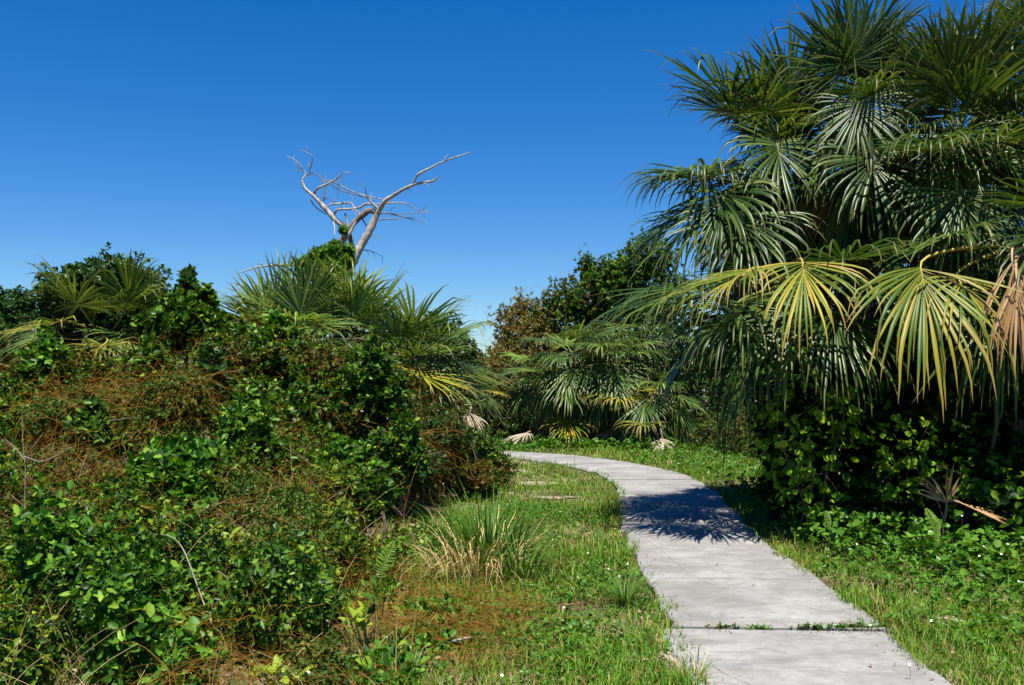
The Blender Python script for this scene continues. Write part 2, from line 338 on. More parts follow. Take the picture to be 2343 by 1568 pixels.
CL = np.array([(1.76, -3.0), (1.74, 0), (1.73, 3.0), (1.74, 5.4), (1.80, 6.7), (1.88, 8.5), (1.92, 10), (2.02, 11.5), (2.2, 13.1), (2.36, 14.6), (2.36, 16.3), (2.06, 18.3), (1.42, 19.9), (0.55, 21.15), (-0.6, 21.95), (-2.2, 22.3), (-4.4, 22.2), (-7, 21.6), (-10, 20.6)])
c3 = np.column_stack([CL, np.zeros(len(CL))]); line, _ = smoothline(c3, np.ones(len(c3)), 24)
seg = np.r_[0, np.cumsum(np.linalg.norm(np.diff(line, axis=0), axis=1))]
HW = 0.725
def path_frame(s):
    p = np.stack([np.interp(s, seg, line[:, k]) for k in range(3)], -1)
    e = 0.05; q = np.stack([np.interp(np.asarray(s) + e, seg, line[:, k]) for k in range(3)], -1); r_ = np.stack([np.interp(np.asarray(s) - e, seg, line[:, k]) for k in range(3)], -1)
    t = nrm(q - r_); n = np.stack([t[..., 1], -t[..., 0], np.zeros(t.shape[:-1])], -1)
    return p, t, n
def path_dist(xy):
    out = np.full(len(xy), 9.0)
    L2 = line[::3, :2]
    for i in range(0, len(xy), 20000):
        dd = np.linalg.norm(xy[i:i + 20000, None, :] - L2[None], axis=2); out[i:i + 20000] = dd.min(1)
    return out
path = thing('path', None, None, (1.74, 0, 0)); path['kind'] = 'structure'
s_joint = np.interp(6.45, line[:, 1][:np.argmax(line[:, 1])], seg[:np.argmax(line[:, 1])])
SL = 1.62
bounds = [s_joint + SL * k for k in range(-5, 16)]
edge_seed = np.random.default_rng(5)
for bi in range(len(bounds) - 1):
    a, b = bounds[bi], bounds[bi + 1]
    if b > seg[-1] - 0.1: break
    gap0 = 0.022 if bi == 5 else 0.009; gap1 = 0.03 if bi == 4 else 0.009
    ss = np.linspace(a + gap0, b - gap1, 26); p, t, n = path_frame(ss)
    off = -0.05 if bi == 4 else 0.0
    wl = HW + 0.05 * wob(np.column_stack([ss, ss * 0, ss * 0]), 8, 3.0) + edge_seed.normal(0, 0.007, len(ss)) - off
    wr = HW + 0.035 * wob(np.column_stack([ss, ss * 0, ss * 0]), 9, 3.0) + edge_seed.normal(0, 0.007, len(ss)) + off
    z = 0.032 + edge_seed.normal(0, 0.003)
    cols = []
    for f in (-1, -0.985, -0.5, 0, 0.5, 0.985, 1):
        w = np.where(f < 0, wl, wr); c = p + n * (f * w)[:, None]; c[:, 2] = z - (0.012 if abs(f) == 1 else 0); cols.append(c)
    lowL = cols[0].copy(); lowL[:, 2] = -0.09; lowR = cols[-1].copy(); lowR[:, 2] = -0.09
    cols = [lowL] + cols + [lowR]
    V = np.stack(cols, 1); K = V.shape[1]; V = V.reshape(-1, 3)
    ii, jj = np.meshgrid(np.arange(len(ss) - 1), np.arange(K - 1), indexing='ij'); q = (ii * K + jj).ravel()
    F = np.stack([q, q + 1, q + K + 1, q + K], 1)
    caps = np.array([list(range(K)), [len(V) - 1 - i for i in range(K)]])
    part('slab', [(V, F, 0), (V, caps, 0)], M['concrete'], path, smooth=False)
# scraped white lines on the concrete
def strip(pts, w, z=0.0385):
    pts = np.array([G(x, y, 0.033) for x, y in pts]); q, _ = smoothline(pts, np.ones(len(pts)), 8)
    t = nrm(np.gradient(q, axis=0)); n = np.stack([t[:, 1], -t[:, 0], 0 * t[:, 0]], 1)
    ww = w * np.random.default_rng(len(q)).uniform(0.15, 1.0, len(q)); q[:, 2] = z
    V = np.stack([q - n * ww[:, None], q + n * ww[:, None]], 1).reshape(-1, 3); i = np.arange(len(q) - 1) * 2
    return V, np.stack([i, i + 1, i + 3, i + 2], 1)
for pts, w in (([(1424, 1200), (1470, 1228), (1510, 1256), (1560, 1298), (1590, 1318), (1640, 1340), (1700, 1354)], 0.004), ([(1740, 1362), (1790, 1372), (1850, 1390), (1905, 1402)], 0.004),
               ([(1640, 1334), (1720, 1336), (1800, 1337)], 0.003), ([(1480, 1256), (1580, 1257), (1700, 1260)], 0.003), ([(1890, 1352), (1930, 1372)], 0.003)):
    part('scratch_mark', [(*strip(pts, w), 0)], M['scratch'], path, smooth=False)

M['crack'] = solid_mat('dirt_filled_crack', [(0.05, 0.045, 0.035), (0.10, 0.09, 0.07)], 20, 0.95)
rk_ = np.random.default_rng(31)
for a_, b_ in (((1445, 1222), (1640, 1216)), ((1600, 1290), (1850, 1318)), ((1560, 1500), (1720, 1568)), ((1440, 1150), (1600, 1140))):
    pts_ = [(a_[0] + (b_[0] - a_[0]) * u_ + rk_.normal(0, 4), a_[1] + (b_[1] - a_[1]) * u_ + rk_.normal(0, 2.5)) for u_ in np.linspace(0, 1, 9)]
    part('crack', [(*strip(pts_, 0.0028), 0)], M['crack'], path, smooth=False)

def patch_sheet(name, cx, cy, rx, ry, mat, z, seed):
    a = np.linspace(0, 2 * math.pi, 48, endpoint=False); dv = np.column_stack([np.cos(a), np.sin(a), 0 * a])
    r = 1 + 0.4 * wob(dv, seed, 2.5) + 0.25 * wob(dv, seed + 1, 9)
    V = np.column_stack([cx + rx * r * np.cos(a), cy + ry * r * np.sin(a), np.full(48, z)]); V = np.vstack([V, [cx, cy, z + 0.006]])
    i = np.arange(48); return obj(name, mesh(name, [(V, np.column_stack([i, (i + 1) % 48, np.full(48, 48)]), 0)], mat))
SANDS = []
for k, (x, y, rx, ry) in enumerate([(1215, 1108, 0.34, 0.3), (1262, 1140, 0.26, 0.16), (1190, 1080, 0.25, 0.4), (1540, 1520, 0.1, 0.25), (2180, 1425, 0.16, 0.12)]):
    g = G(x, y); SANDS.append((g[0], g[1], rx, ry))
    tag(patch_sheet('sand_patch', g[0], g[1], rx, ry, M['sand'], 0.012, 40 + k), kind='structure')

# ------------------------------------------------------------------ palms
def frond(base, hub, bdir, blen, rng, nseg=38, spread=2.0, droop=1.5, steps=7, pet=0.014, vlift=0.15, gap=0.07, curlv=0.5, side=None, soft=0.1):
    base, hub, bdir = (np.asarray(a, float) for a in (base, hub, bdir)); T = nrm(bdir)
    up = UP if abs(T[2]) < 0.92 else np.array([0, 1.0, 0])
    S = nrm(np.cross(T, up)) if side is None else nrm(np.asarray(side, float) - T * np.dot(side, T)); N = np.cross(S, T)
    if N[2] < 0 and abs(T[2]) < 0.92: N = -N
    dist = np.linalg.norm(hub - base); c = hub - T * dist * (0.45 if T[2] > -0.2 else 0.15)
    u = np.linspace(0, 1, 8)[:, None]; pl = (1 - u) ** 2 * base + 2 * u * (1 - u) * c + u * u * hub
    pv, pf = tube(pl, np.linspace(pet * 1.6, pet * 0.8, 8), 4)
    # rachis stub into the blade, curving down
    cl = 0.17 * blen; cs = np.linspace(0, 1, 6); cost = hub + T * (cs * cl)[:, None] - UP * (0.25 * cl * cs ** 2)[:, None] * min(1, droop)
    cv, cf = tube(cost, np.linspace(pet * 0.8, 0.002, 6), 4)
    th = np.linspace(-spread, spread, nseg) + rng.normal(0, 0.014, nseg)
    keep = rng.random(nseg) > gap; th = th[keep]; n = len(th)
    f = np.clip(1 - np.abs(th) / spread, 0, 1)
    st = np.stack([np.interp(f ** 1.4, cs, cost[:, k]) for k in range(3)], 1)
    d = np.cos(th)[:, None] * T + np.sin(th)[:, None] * S + N * (vlift * np.abs(np.sin(th)) + rng.normal(0, 0.05, n))[:, None]
    d = nrm(d); Nk = nrm(N - d * (d @ N)[:, None])
    L = blen * (0.72 + 0.28 * np.cos(th * 0.8)) * np.clip(rng.normal(0.97, 0.12, n), 0.5, 1.2) - f * cl * 0.35
    dr = droop * np.clip(rng.normal(1.0, 0.42, n), 0.15, 2.2)
    kink = np.where(rng.random(n) < 0.2, rng.uniform(1.5, 5, n), 0); kt = rng.uniform(0.3, 0.75, n)
    dth = 2 * spread / nseg
    ts = np.linspace(0, 1, steps + 1); Vs = []; p = st.copy(); al = []
    wmax = np.clip(dth * L * 0.40 * 0.5 * 1.15, 0.014, 0.023)
    for i, t in enumerate(ts):
        w = np.where(t < 0.4, np.maximum(0.004, wmax * t / 0.4), wmax * np.maximum(0.03, 1 - max(0, (t - 0.4) / 0.6) ** 1.9))
        s = nrm(np.cross(d, Nk))
        Vs.append(np.stack([p - s * w[:, None] - Nk * (w * curlv)[:, None], p, p + s * w[:, None] - Nk * (w * curlv)[:, None]], 1)); al += [t] * 3
        if i == steps: break
        ds = L / steps; p = p + d * ds[:, None]
        g = (soft * (0.25 + t) + np.maximum(0, t - 0.40) * 2.6) * dr + np.where(t > kt, kink * 0.5, 0)
        d = nrm(d + (-UP) * (g * 1.6 / steps * 1.5)[:, None] + rng.normal(0, 0.09, d.shape) * max(0, t - 0.25) * 1.6); Nk = nrm(Nk - d * np.sum(d * Nk, 1, keepdims=True))
    V = np.stack(Vs, 1); K = (steps + 1) * 3; V = V.reshape(-1, 3)
    b = np.arange(n)[:, None, None] * K; i = np.arange(steps)[None, :, None] * 3; j = np.arange(2)[None, None, :]
    F = np.stack([b + i + j, b + i + j + 1, b + i + j + 4, b + i + j + 3], -1).reshape(-1, 4)
    along = np.concatenate([np.tile(al, n), np.zeros(len(pv) + len(cv))])
    return [(V, F, 0), (pv, pf, 1), (cv, cf, 1)], along

PET = {'palm': 'petiole', 'palm_far': 'petiole', 'palm_young': 'petiole', 'palm_yellow': 'petiole_y', 'palm_dead': 'petiole_d', 'palm_grey': 'petiole_d'}
def add_frond(root, mat, *a, name='frond', label=None, **k):
    pr, al = frond(*a, **k)
    o = part(name, pr, [M[mat], M[PET[mat]]], root, al)
    if label: o['label'] = label
    return o

def palm_trunk(root, base, top, r, rng, boots=40):
    base, top = np.asarray(base, float), np.asarray(top, float)
    mid = (base + top) / 2 + np.array([rng.normal(0, 0.06), rng.normal(0, 0.06), 0])
    pts, rr = smoothline([base - UP * 0.1, mid, top], [r * 1.15, r, r * 0.9], 10)
    tr = part('trunk', [(*tube(pts, rr * rng.uniform(0.94, 1.06, len(rr)), 12), 0)], M['trunk'], root)
    Vb, Fb = [], []
    h = np.linalg.norm(top - base)
    for k in range(boots):                                  # split stubs of old leaf bases
        u = (k + 0.5) / boots; c = np.array([np.interp(u, np.linspace(0, 1, len(pts)), pts[:, q]) for q in range(3)])
        az = k * 2.4 + rng.normal(0, 0.2); o = np.array([math.cos(az), math.sin(az), 0]); s = np.array([-o[1], o[0], 0])
        L = rng.uniform(0.16, 0.32); tip = c + o * (r + L * 0.5) + UP * L * 0.8; b0 = c + o * r * 0.85; w = 0.055
        i0 = 8 * len(Vb)
        Vb.append(np.array([b0 - s * w, b0 + s * w, b0 + s * w + o * 0.05 - UP * 0.03, b0 - s * w + o * 0.05 - UP * 0.03, tip - s * w * 0.5, tip + s * w * 0.5, tip + s * w * 0.5 + o * 0.02, tip - s * w * 0.5 + o * 0.02]))
        Fb += [[i0 + a for a in f] for f in ((0, 1, 5, 4), (1, 2, 6, 5), (2, 3, 7, 6), (3, 0, 4, 7), (4, 5, 6, 7))]
    if Vb: part('leaf_base', [(np.concatenate(Vb), np.array(Fb), 0)], M['trunk'], root, smooth=False)['kind'] = 'stuff'

def palm(label, crown, n, seed, mat='palm', plen=(0.5, 1.0), blen=(0.85, 1.15), el=(-0.5, 1.35), nseg=42, steps=6, droop=(1.3, 2.9), base=None, boots=40,
         yellow=0.0, dead=0, az=None, r=0.11, group='fan palms beside the path', name='fan_palm', spread=(1.7, 2.2), young=0.0, hand=(), soft=0.1, dip=0.55, tuft=0):
    rng = np.random.default_rng(seed); crown = np.asarray(crown, float)
    base = np.array([crown[0] + rng.normal(0, 0.1), crown[1] + rng.normal(0, 0.1) + 0.1, 0.0]) if base is None else np.asarray(base, float)
    root = thing(name, label, 'palm', base, group)
    if crown[2] > 0.5: palm_trunk(root, base, crown, r, rng, int(boots * min(1, crown[2] / 3) + 6))
    for k in range(n):
        u = (k + 0.5) / n; e = el[1] + (el[0] - el[1]) * u ** 0.85 + rng.normal(0, 0.1)
        a = k * 2.39996 + rng.normal(0, 0.25) if az is None else rng.uniform(*az)
        dr = np.array([math.cos(a) * math.cos(e), math.sin(a) * math.cos(e), math.sin(e)])
        old = max(0.0, u - 0.4) / 0.6; pl = rng.uniform(*plen); hub = crown + dr * pl - UP * 0.22 * pl * math.cos(e)
        bd = nrm(dr + np.array([0, 0, (-dip - 0.5 * old) * math.cos(e)]) + rng.normal(0, 0.08, 3))
        m = mat
        if u > 1 - yellow: m = 'palm_yellow'
        elif rng.random() < young: m = 'palm_young'
        add_frond(root, m, crown + rng.normal(0, 0.04, 3), hub, bd, rng.uniform(*blen) * (1 + 0.25 * old), rng, nseg=nseg, spread=rng.uniform(*spread) - 0.4 * old, droop=rng.uniform(*droop) * (1 + 0.5 * old), steps=steps, soft=soft + 0.5 * old)
    for k in range(tuft):                                   # young upright fronds of the spear tuft
        a = rng.uniform(0, 6.28); e = rng.uniform(0.95, 1.45); dr = np.array([math.cos(a) * math.cos(e), math.sin(a) * math.cos(e), math.sin(e)]); hub = crown + dr * rng.uniform(0.5, 0.85)
        add_frond(root, mat, crown, hub, nrm(dr + rng.normal(0, 0.12, 3)), rng.uniform(0.75, 0.95), rng, nseg=nseg, spread=rng.uniform(1.0, 1.7), droop=rng.uniform(0.3, 0.9), steps=steps, soft=0.02)
    for k in range(dead):
        a = rng.uniform(0, 6.28); dr = np.array([math.cos(a), math.sin(a), 0])
        hub = crown + dr * 0.35 - UP * rng.uniform(0.5, 0.8)
        add_frond(root, 'palm_dead', crown + dr * 0.1, hub, nrm(dr * 0.3 - UP), rng.uniform(0.6, 0.9), rng, nseg=26, spread=0.9, droop=1.0, steps=5, name='dead_frond')
    for h in hand:
        m, hub, bd, bl = h[:4]; kw = dict(nseg=nseg + 2, spread=2.0, droop=1.5, steps=steps + 1); kw.update(h[4] if len(h) > 4 else {})
        add_frond(root, m, crown, hub, np.array(bd, float), bl, rng, **kw)
    return root

GR = 'tall fan palms crowding the right of the path'
palm('tall fan palm leaning its crown out farthest left over the shaded path bend', P(1765, 410, 12.2), 24, 101, el=(-1.2, 1.3), soft=0.08, dip=1.0, tuft=6, plen=(0.35, 0.65), blen=(0.75, 0.95), group=GR, base=(3.5, 12.4, 0), dead=2, hand=[
    ('palm', P(1750, 262, 11.7), (-0.55, -0.35, 0.55), 0.99, dict(droop=1.1)), ('palm', P(1690, 262, 11.9), (-0.9, -0.2, 0.35), 0.95, dict(droop=1.2)),
    ('palm', P(1800, 230, 12.0), (0.15, -0.1, 0.95), 0.95, dict(droop=0.7)),
    ('palm', P(1632, 405, 11.3), (-0.85, -0.4, 0.12), 1.1, dict(soft=0.22, droop=3.2)), ('palm', P(1660, 440, 11.0), (-0.4, -0.5, -0.7), 1.1, dict(soft=0.22, droop=3.0)),
    ('palm', P(1776, 330, 11.2), (0.1, -0.5, -0.8), 0.95, dict(soft=0.22, droop=1.8)), ('palm', P(1580, 470, 12.0), (-0.7, 0.1, -0.45), 1.05, dict(soft=0.22, droop=1.6)), ('palm', P(1600, 480, 11.4), (-0.5, -0.45, -0.5), 1.1, dict(soft=0.22, droop=1.5, spread=1.6)), ('palm', P(1700, 490, 11.0), (-0.1, -0.6, -0.6), 1.1, dict(soft=0.22, droop=1.5, spread=1.6)), ('palm', P(1620, 410, 11.8), (-0.9, -0.1, 0.15), 1.1, dict(soft=0.22, droop=3.2)), ('palm', P(1680, 235, 11.9), (-0.8, -0.2, 0.55), 1.1, dict(droop=0.9))])
palm('tallest fan palm with upright dark fronds touching the top of the view', P(1975, 300, 11.6), 24, 102, el=(-1.2, 1.3), soft=0.08, dip=1.0, tuft=6, plen=(0.35, 0.7), blen=(0.78, 0.98), group=GR, base=(4.3, 11.9, 0), dead=2, hand=[
    ('palm', P(1955, 150, 11.4), (-0.12, -0.1, 1), 1.03, dict(droop=0.55, side=(1, 0.1, 0))), ('palm', P(1990, 130, 11.7), (0.2, 0.1, 1), 1.03, dict(droop=0.5, side=(1, 0.2, 0))), ('palm', P(1930, 175, 11.6), (-0.45, 0, 0.85), 0.99, dict(droop=0.8, side=(0.8, 0.1, 0.4))),
    ('palm', P(2010, 190, 11.5), (0.6, -0.1, 0.75), 0.95, dict(droop=0.9)),
    ('palm', P(1992, 355, 10.7), (0.0, -0.45, -0.85), 1.03, dict(soft=0.22, droop=1.5, spread=2.3)), ('palm', P(1960, 235, 10.9), (-0.1, -0.4, -0.9), 0.90, dict(soft=0.22, droop=2.2)), ('palm', P(2075, 390, 11.0), (0.65, -0.5, 0.2), 0.95, dict(soft=0.22, droop=1.8))])
palm('fan palm with folded frond tips hanging down, between tallest palm and right edge', P(2190, 330, 11.0), 24, 103, el=(-1.2, 1.3), soft=0.08, dip=1.0, tuft=6, plen=(0.35, 0.65), blen=(0.78, 0.98), group=GR, base=(5.2, 11.3, 0), dead=2, hand=[
    ('palm', P(2175, 205, 10.6), (-0.1, -0.35, 0.8), 0.99, dict(droop=2.6, side=(1, 0, 0))), ('palm', P(2220, 210, 10.7), (0.35, -0.3, 0.75), 0.99, dict(droop=2.2, side=(1, 0, -0.3))),
    ('palm', P(2190, 440, 10.1), (0.0, -0.4, -0.9), 1.03, dict(soft=0.22, droop=1.8, spread=1.7)), ('palm', P(2130, 350, 10.4), (-0.4, -0.7, 0.1), 0.99, dict(soft=0.22, droop=2.5)), ('palm', P(2260, 330, 10.2), (0.3, -0.75, 0.1), 0.99, dict(soft=0.22, droop=2.4))])
palm('tall fan palm cut off by the right edge of the view, upper crown', P(2400, 190, 11.6), 24, 104, el=(-1.2, 1.3), soft=0.08, dip=1.0, tuft=6, plen=(0.35, 0.7), blen=(0.78, 0.98), group=GR, base=(6.6, 11.9, 0), dead=1, hand=[
    ('palm', P(2350, 120, 11.2), (-0.6, -0.4, 0.6), 0.95, dict(droop=1.2)), ('palm', P(2340, 230, 11.0), (-0.6, -0.6, 0.1), 0.95, dict(soft=0.22, droop=1.8))])
palm('low fan palm with wide arching yellow-green fronds under the tall crowns', P(1800, 650, 11.0), 13, 105, plen=(0.6, 1.0), blen=(0.9, 1.1), el=(-0.55, 0.7), group=GR, base=(3.25, 11.3, 0), r=0.10, hand=[
    ('palm_yellow', P(1835, 600, 9.7), (-0.1, -0.55, -0.65), 0.98, dict(soft=0.25, droop=1.7, spread=1.25, gap=0.25, vlift=0.3)), ('palm_yellow', P(1720, 615, 9.8), (-0.75, -0.45, -0.3), 1.05, dict(soft=0.25, droop=1.7, spread=1.15, gap=0.25)),
    ('palm', P(1600, 650, 10.4), (-0.9, -0.4, -0.25), 1.2, dict(soft=0.22, droop=2.6)), ('palm', P(1540, 650, 11.2), (-0.9, 0.0, -0.3), 1.15, dict(soft=0.22, droop=2.6)), ('palm', P(1690, 690, 10.2), (-0.55, -0.7, -0.4), 1.15, dict(soft=0.22, droop=2.6)),
    ('palm', P(1930, 650, 10.2), (0.5, -0.7, -0.1), 1.1, dict(soft=0.22, droop=1.8))])
palm('fan palm with bright yellow drooping frond and brown dead fronds at right edge', P(2330, 560, 10.2), 13, 106, plen=(0.5, 0.9), blen=(0.9, 1.1), el=(-0.5, 0.9), group=GR, base=(5.6, 10.6, 0), r=0.10, hand=[
    ('palm_yellow', P(2105, 612, 9.3), (-0.05, -0.5, -0.72), 1.3, dict(soft=0.35, droop=1.8, spread=1.2, gap=0.12, nseg=36, vlift=0.3)), ('palm_yellow', P(2190, 640, 9.5), (0.25, -0.6, -0.5), 1.1, dict(soft=0.22, droop=3.0, spread=1.5, gap=0.3)),
    ('palm_dead', P(2315, 600, 9.0), (-0.02, -0.25, -1), 0.9, dict(soft=0.4, gap=0.35, droop=2.5, spread=0.7, nseg=30, pet=0.012)), ('palm_dead', P(2350, 585, 9.1), (0.1, -0.2, -1), 0.95, dict(soft=0.4, gap=0.35, droop=2.5, spread=0.7, nseg=30)), ('palm_dead', P(2325, 640, 8.9), (0.0, -0.2, -1), 0.75, dict(soft=0.4, gap=0.3, droop=2.5, spread=0.6, nseg=22)), ('palm', P(2280, 700, 9.9), (-0.2, -0.6, -0.5), 0.9, dict(soft=0.22, droop=1.8))])

GF = 'smaller fan palms beyond the bend of the path'
fk = dict(nseg=32, steps=5, group=GF, mat='palm_far', boots=20)
palm('grey-green fan palm behind the grass verge, left one at the path bend', P(1310, 815, 25.2), 28, 111, plen=(0.4, 0.9), blen=(0.9, 1.15), soft=0.35, el=(-1.2, 1.0), yellow=0.0, hand=[
    ('palm_yellow', P(1305, 965, 24.5), (-0.1, -0.7, -0.35), 0.95, dict(droop=2.0)), ('palm_far', P(1240, 850, 24.7), (-0.8, -0.5, 0.1), 1.0, dict(droop=1.5)), ('palm_far', P(1300, 880, 24.5), (0, -0.7, -0.5), 1.0, dict(droop=1.8))], **fk)
palm('fan palm with yellow lower fronds overhanging the grass at the path bend', P(1405, 830, 24.8), 28, 112, plen=(0.4, 0.9), blen=(0.9, 1.15), soft=0.35, el=(-1.2, 1.0), hand=[
    ('palm_yellow', P(1415, 905, 24.1), (-0.1, -0.75, -0.05), 1.1, dict(droop=2.0)), ('palm_yellow', P(1440, 895, 24.4), (0.5, -0.6, 0.1), 0.9, dict(droop=2.0)), ('palm_far', P(1380, 790, 24.2), (-0.2, -0.7, 0), 1.0, dict(droop=2.0)),
    ('palm_dead', P(1400, 985, 24.4), (0.0, -0.5, -0.8), 0.7, dict(spread=1.2, droop=1.4, gap=0.3))], **fk)
palm('dim fan palm with short yellowish low fronds near the dark shrubbery', P(1490, 900, 24.2), 18, 113, plen=(0.4, 0.9), blen=(0.85, 1.05), soft=0.35, el=(-1.1, 1.0), hand=[
    ('palm_yellow', P(1468, 968, 23.1), (-0.2, -0.75, -0.05), 0.8, dict(droop=2.0, gap=0.2)), ('palm_grey', P(1515, 1003, 23.0), (0.0, -0.4, -0.9), 0.45, dict(spread=1.1, droop=1.2))], **fk)
palm('pale fan palm low at the foot of the brown-vined tree', P(1235, 850, 26.0), 20, 115, plen=(0.4, 0.8), blen=(0.8, 1.0), el=(-1.0, 1.0), soft=0.3, young=0.3, **fk)
palm('fan palm high behind the bend palms, below the sprig-topped tree', P(1455, 775, 26.5), 22, 116, plen=(0.4, 0.9), blen=(0.9, 1.1), el=(-1.0, 1.0), soft=0.3, **fk)
palm('small bright fresh fan palm standing in the gap where the path vanishes', P(1085, 925, 26.0), 5, 114, plen=(0.3, 0.6), blen=(0.6, 0.8), el=(0.0, 1.2), nseg=24, steps=5, group=GF, mat='palm_far', boots=6, hand=[
    ('palm_young', P(1085, 885, 25.7), (0.0, -0.3, 0.9), 0.8, dict(droop=0.5, side=(1, 0, 0))), ('palm_young', P(1180, 890, 25.9), (0.5, -0.5, 0.1), 0.6, dict(droop=1.6)), ('palm_yellow', P(1120, 895, 25.7), (0.7, -0.4, -0.1), 0.6, dict(droop=1.5))])

GL = 'fan palms rising out of the left thicket'
lk = dict(nseg=36, steps=6, group=GL, mat='palm_far', boots=16)
palm('fan palm half buried in a leafy shrub, with yellow fronds low on its left', P(235, 770, 14.6), 18, 121, plen=(0.5, 0.9), blen=(0.7, 0.95), el=(-0.3, 1.2), hand=[
    ('palm_yellow', P(140, 735, 13.6), (-0.7, -0.5, -0.2), 0.85, dict(droop=1.1, gap=0.35)), ('palm_yellow', P(235, 790, 13.3), (-0.2, -0.7, -0.3), 0.7, dict(droop=1.2, gap=0.45)), ('palm_far', P(180, 700, 13.7), (-0.3, -0.5, 0.7), 0.9, dict(droop=1.0)), ('palm_far', P(290, 690, 14), (0.3, -0.3, 0.8), 0.8, dict(droop=0.9)),
    ('palm_far', P(320, 850, 12.8), (0.35, -0.2, 0.85), 0.6, dict(droop=0.5, spread=1.0, nseg=16))], **lk)
palm('fan palm with stiff fronds pointing up and left, below the pale horizontal branch', P(610, 805, 16.2), 18, 122, plen=(0.45, 0.85), blen=(0.85, 1.1), el=(0.0, 1.35), droop=(0.4, 1.0), hand=[
    ('palm_far', P(590, 740, 15.6), (-0.75, -0.2, 0.6), 0.9, dict(droop=0.6)), ('palm_far', P(620, 740, 15.8), (-0.2, -0.1, 1), 0.9, dict(droop=0.5, side=(1, 0, 0))), ('palm_far', P(560, 745, 16), (-0.9, 0.1, 0.4), 0.9, dict(droop=0.7))], **lk)
palm('fan palm with dark upright crown just left of the dead tree trunk', P(710, 800, 15.4), 19, 123, plen=(0.4, 0.8), blen=(0.85, 1.05), el=(-0.3, 1.35), droop=(0.5, 1.2), hand=[
    ('palm_far', P(690, 735, 14.9), (-0.1, -0.1, 1), 0.95, dict(droop=0.5, side=(1, 0, 0))), ('palm_young', P(690, 735, 14.5), (-0.2, -0.8, 0.1), 0.8, dict(droop=1.2)), ('palm_far', P(730, 740, 14.5), (0.2, -0.8, -0.2), 0.9, dict(droop=1.4))], **lk)
palm('fan palm with fronds fanning right in front of the dead tree base', P(825, 775, 15.8), 19, 124, plen=(0.4, 0.8), blen=(0.8, 1.05), el=(-0.4, 1.3), droop=(0.5, 1.3), young=0.2, hand=[
    ('palm_young', P(815, 735, 15.2), (0.1, -0.3, 0.95), 0.8, dict(droop=0.5, side=(1, 0, 0))), ('palm_far', P(845, 745, 15.4), (0.7, -0.2, 0.6), 0.85, dict(droop=0.6))], **lk)
palm('fan palm with golden lower fronds at the right end of the left thicket', P(925, 830, 15.0), 22, 125, plen=(0.45, 0.85), blen=(0.9, 1.15), el=(-0.4, 1.1), droop=(0.6, 1.4), hand=[
    ('palm_yellow', P(950, 850, 14.0), (0.75, -0.5, -0.25), 0.95, dict(droop=0.9)), ('palm_yellow', P(900, 860, 14.0), (0.3, -0.6, -0.5), 0.8, dict(droop=1.0, gap=0.3)), ('palm_far', P(945, 815, 14.4), (0.85, -0.3, 0.2), 1.0, dict(droop=0.8)), ('palm_far', P(910, 800, 14.6), (0.3, -0.3, 0.9), 0.85, dict(droop=0.7))], **lk)

# loose dead fronds lying at the edge of the verge
def loose_frond(label, hub, bd, bl, mat, seed, **kw):
    rng = np.random.default_rng(seed); hub = np.asarray(hub, float)
    root = thing('dead_palm_frond', label, 'palm frond', (hub[0], hub[1], 0), 'fallen dead fan palm fronds')
    bd = nrm(np.array(bd, float)); k = dict(nseg=24, spread=1.0, droop=1.8, steps=6, gap=0.25); k.update(kw)
    add_frond(root, mat, hub - bd * 0.18 + np.array([0, 0.12, -0.05]), hub, bd, bl, rng, name='blade', **k)
loose_frond('bleached dead fan frond hanging in the shrubs left of the vanishing path', P(1075, 945, 18.5), (-0.05, -0.5, -0.8), 0.55, 'palm_grey', 131, gap=0.2)
loose_frond('bleached dead fan frond lying low beside the first one above the path end', P(1080, 985, 18.2), (0.2, -0.7, -0.4), 0.4, 'palm_grey', 132, gap=0.2)
loose_frond('pinkish grey dead frond lying on the verge behind the path', P(1205, 990, 24.3), (-0.5, -0.6, -0.3), 0.6, 'palm_grey', 133, gap=0.2)
loose_frond('stiff tan dead fan frond splayed open in the right undergrowth', P(2195, 1150, 9.3), (0.8, -0.35, -0.35), 0.42, 'palm_dead', 134, droop=0.25, spread=0.55, nseg=13, gap=0)
loose_frond('curled tan dead frond standing up in the right undergrowth', P(2165, 1150, 9.4), (-0.15, -0.2, 0.9), 0.36, 'palm_dead', 135, droop=0.9, spread=1.1, nseg=14, gap=0.4)

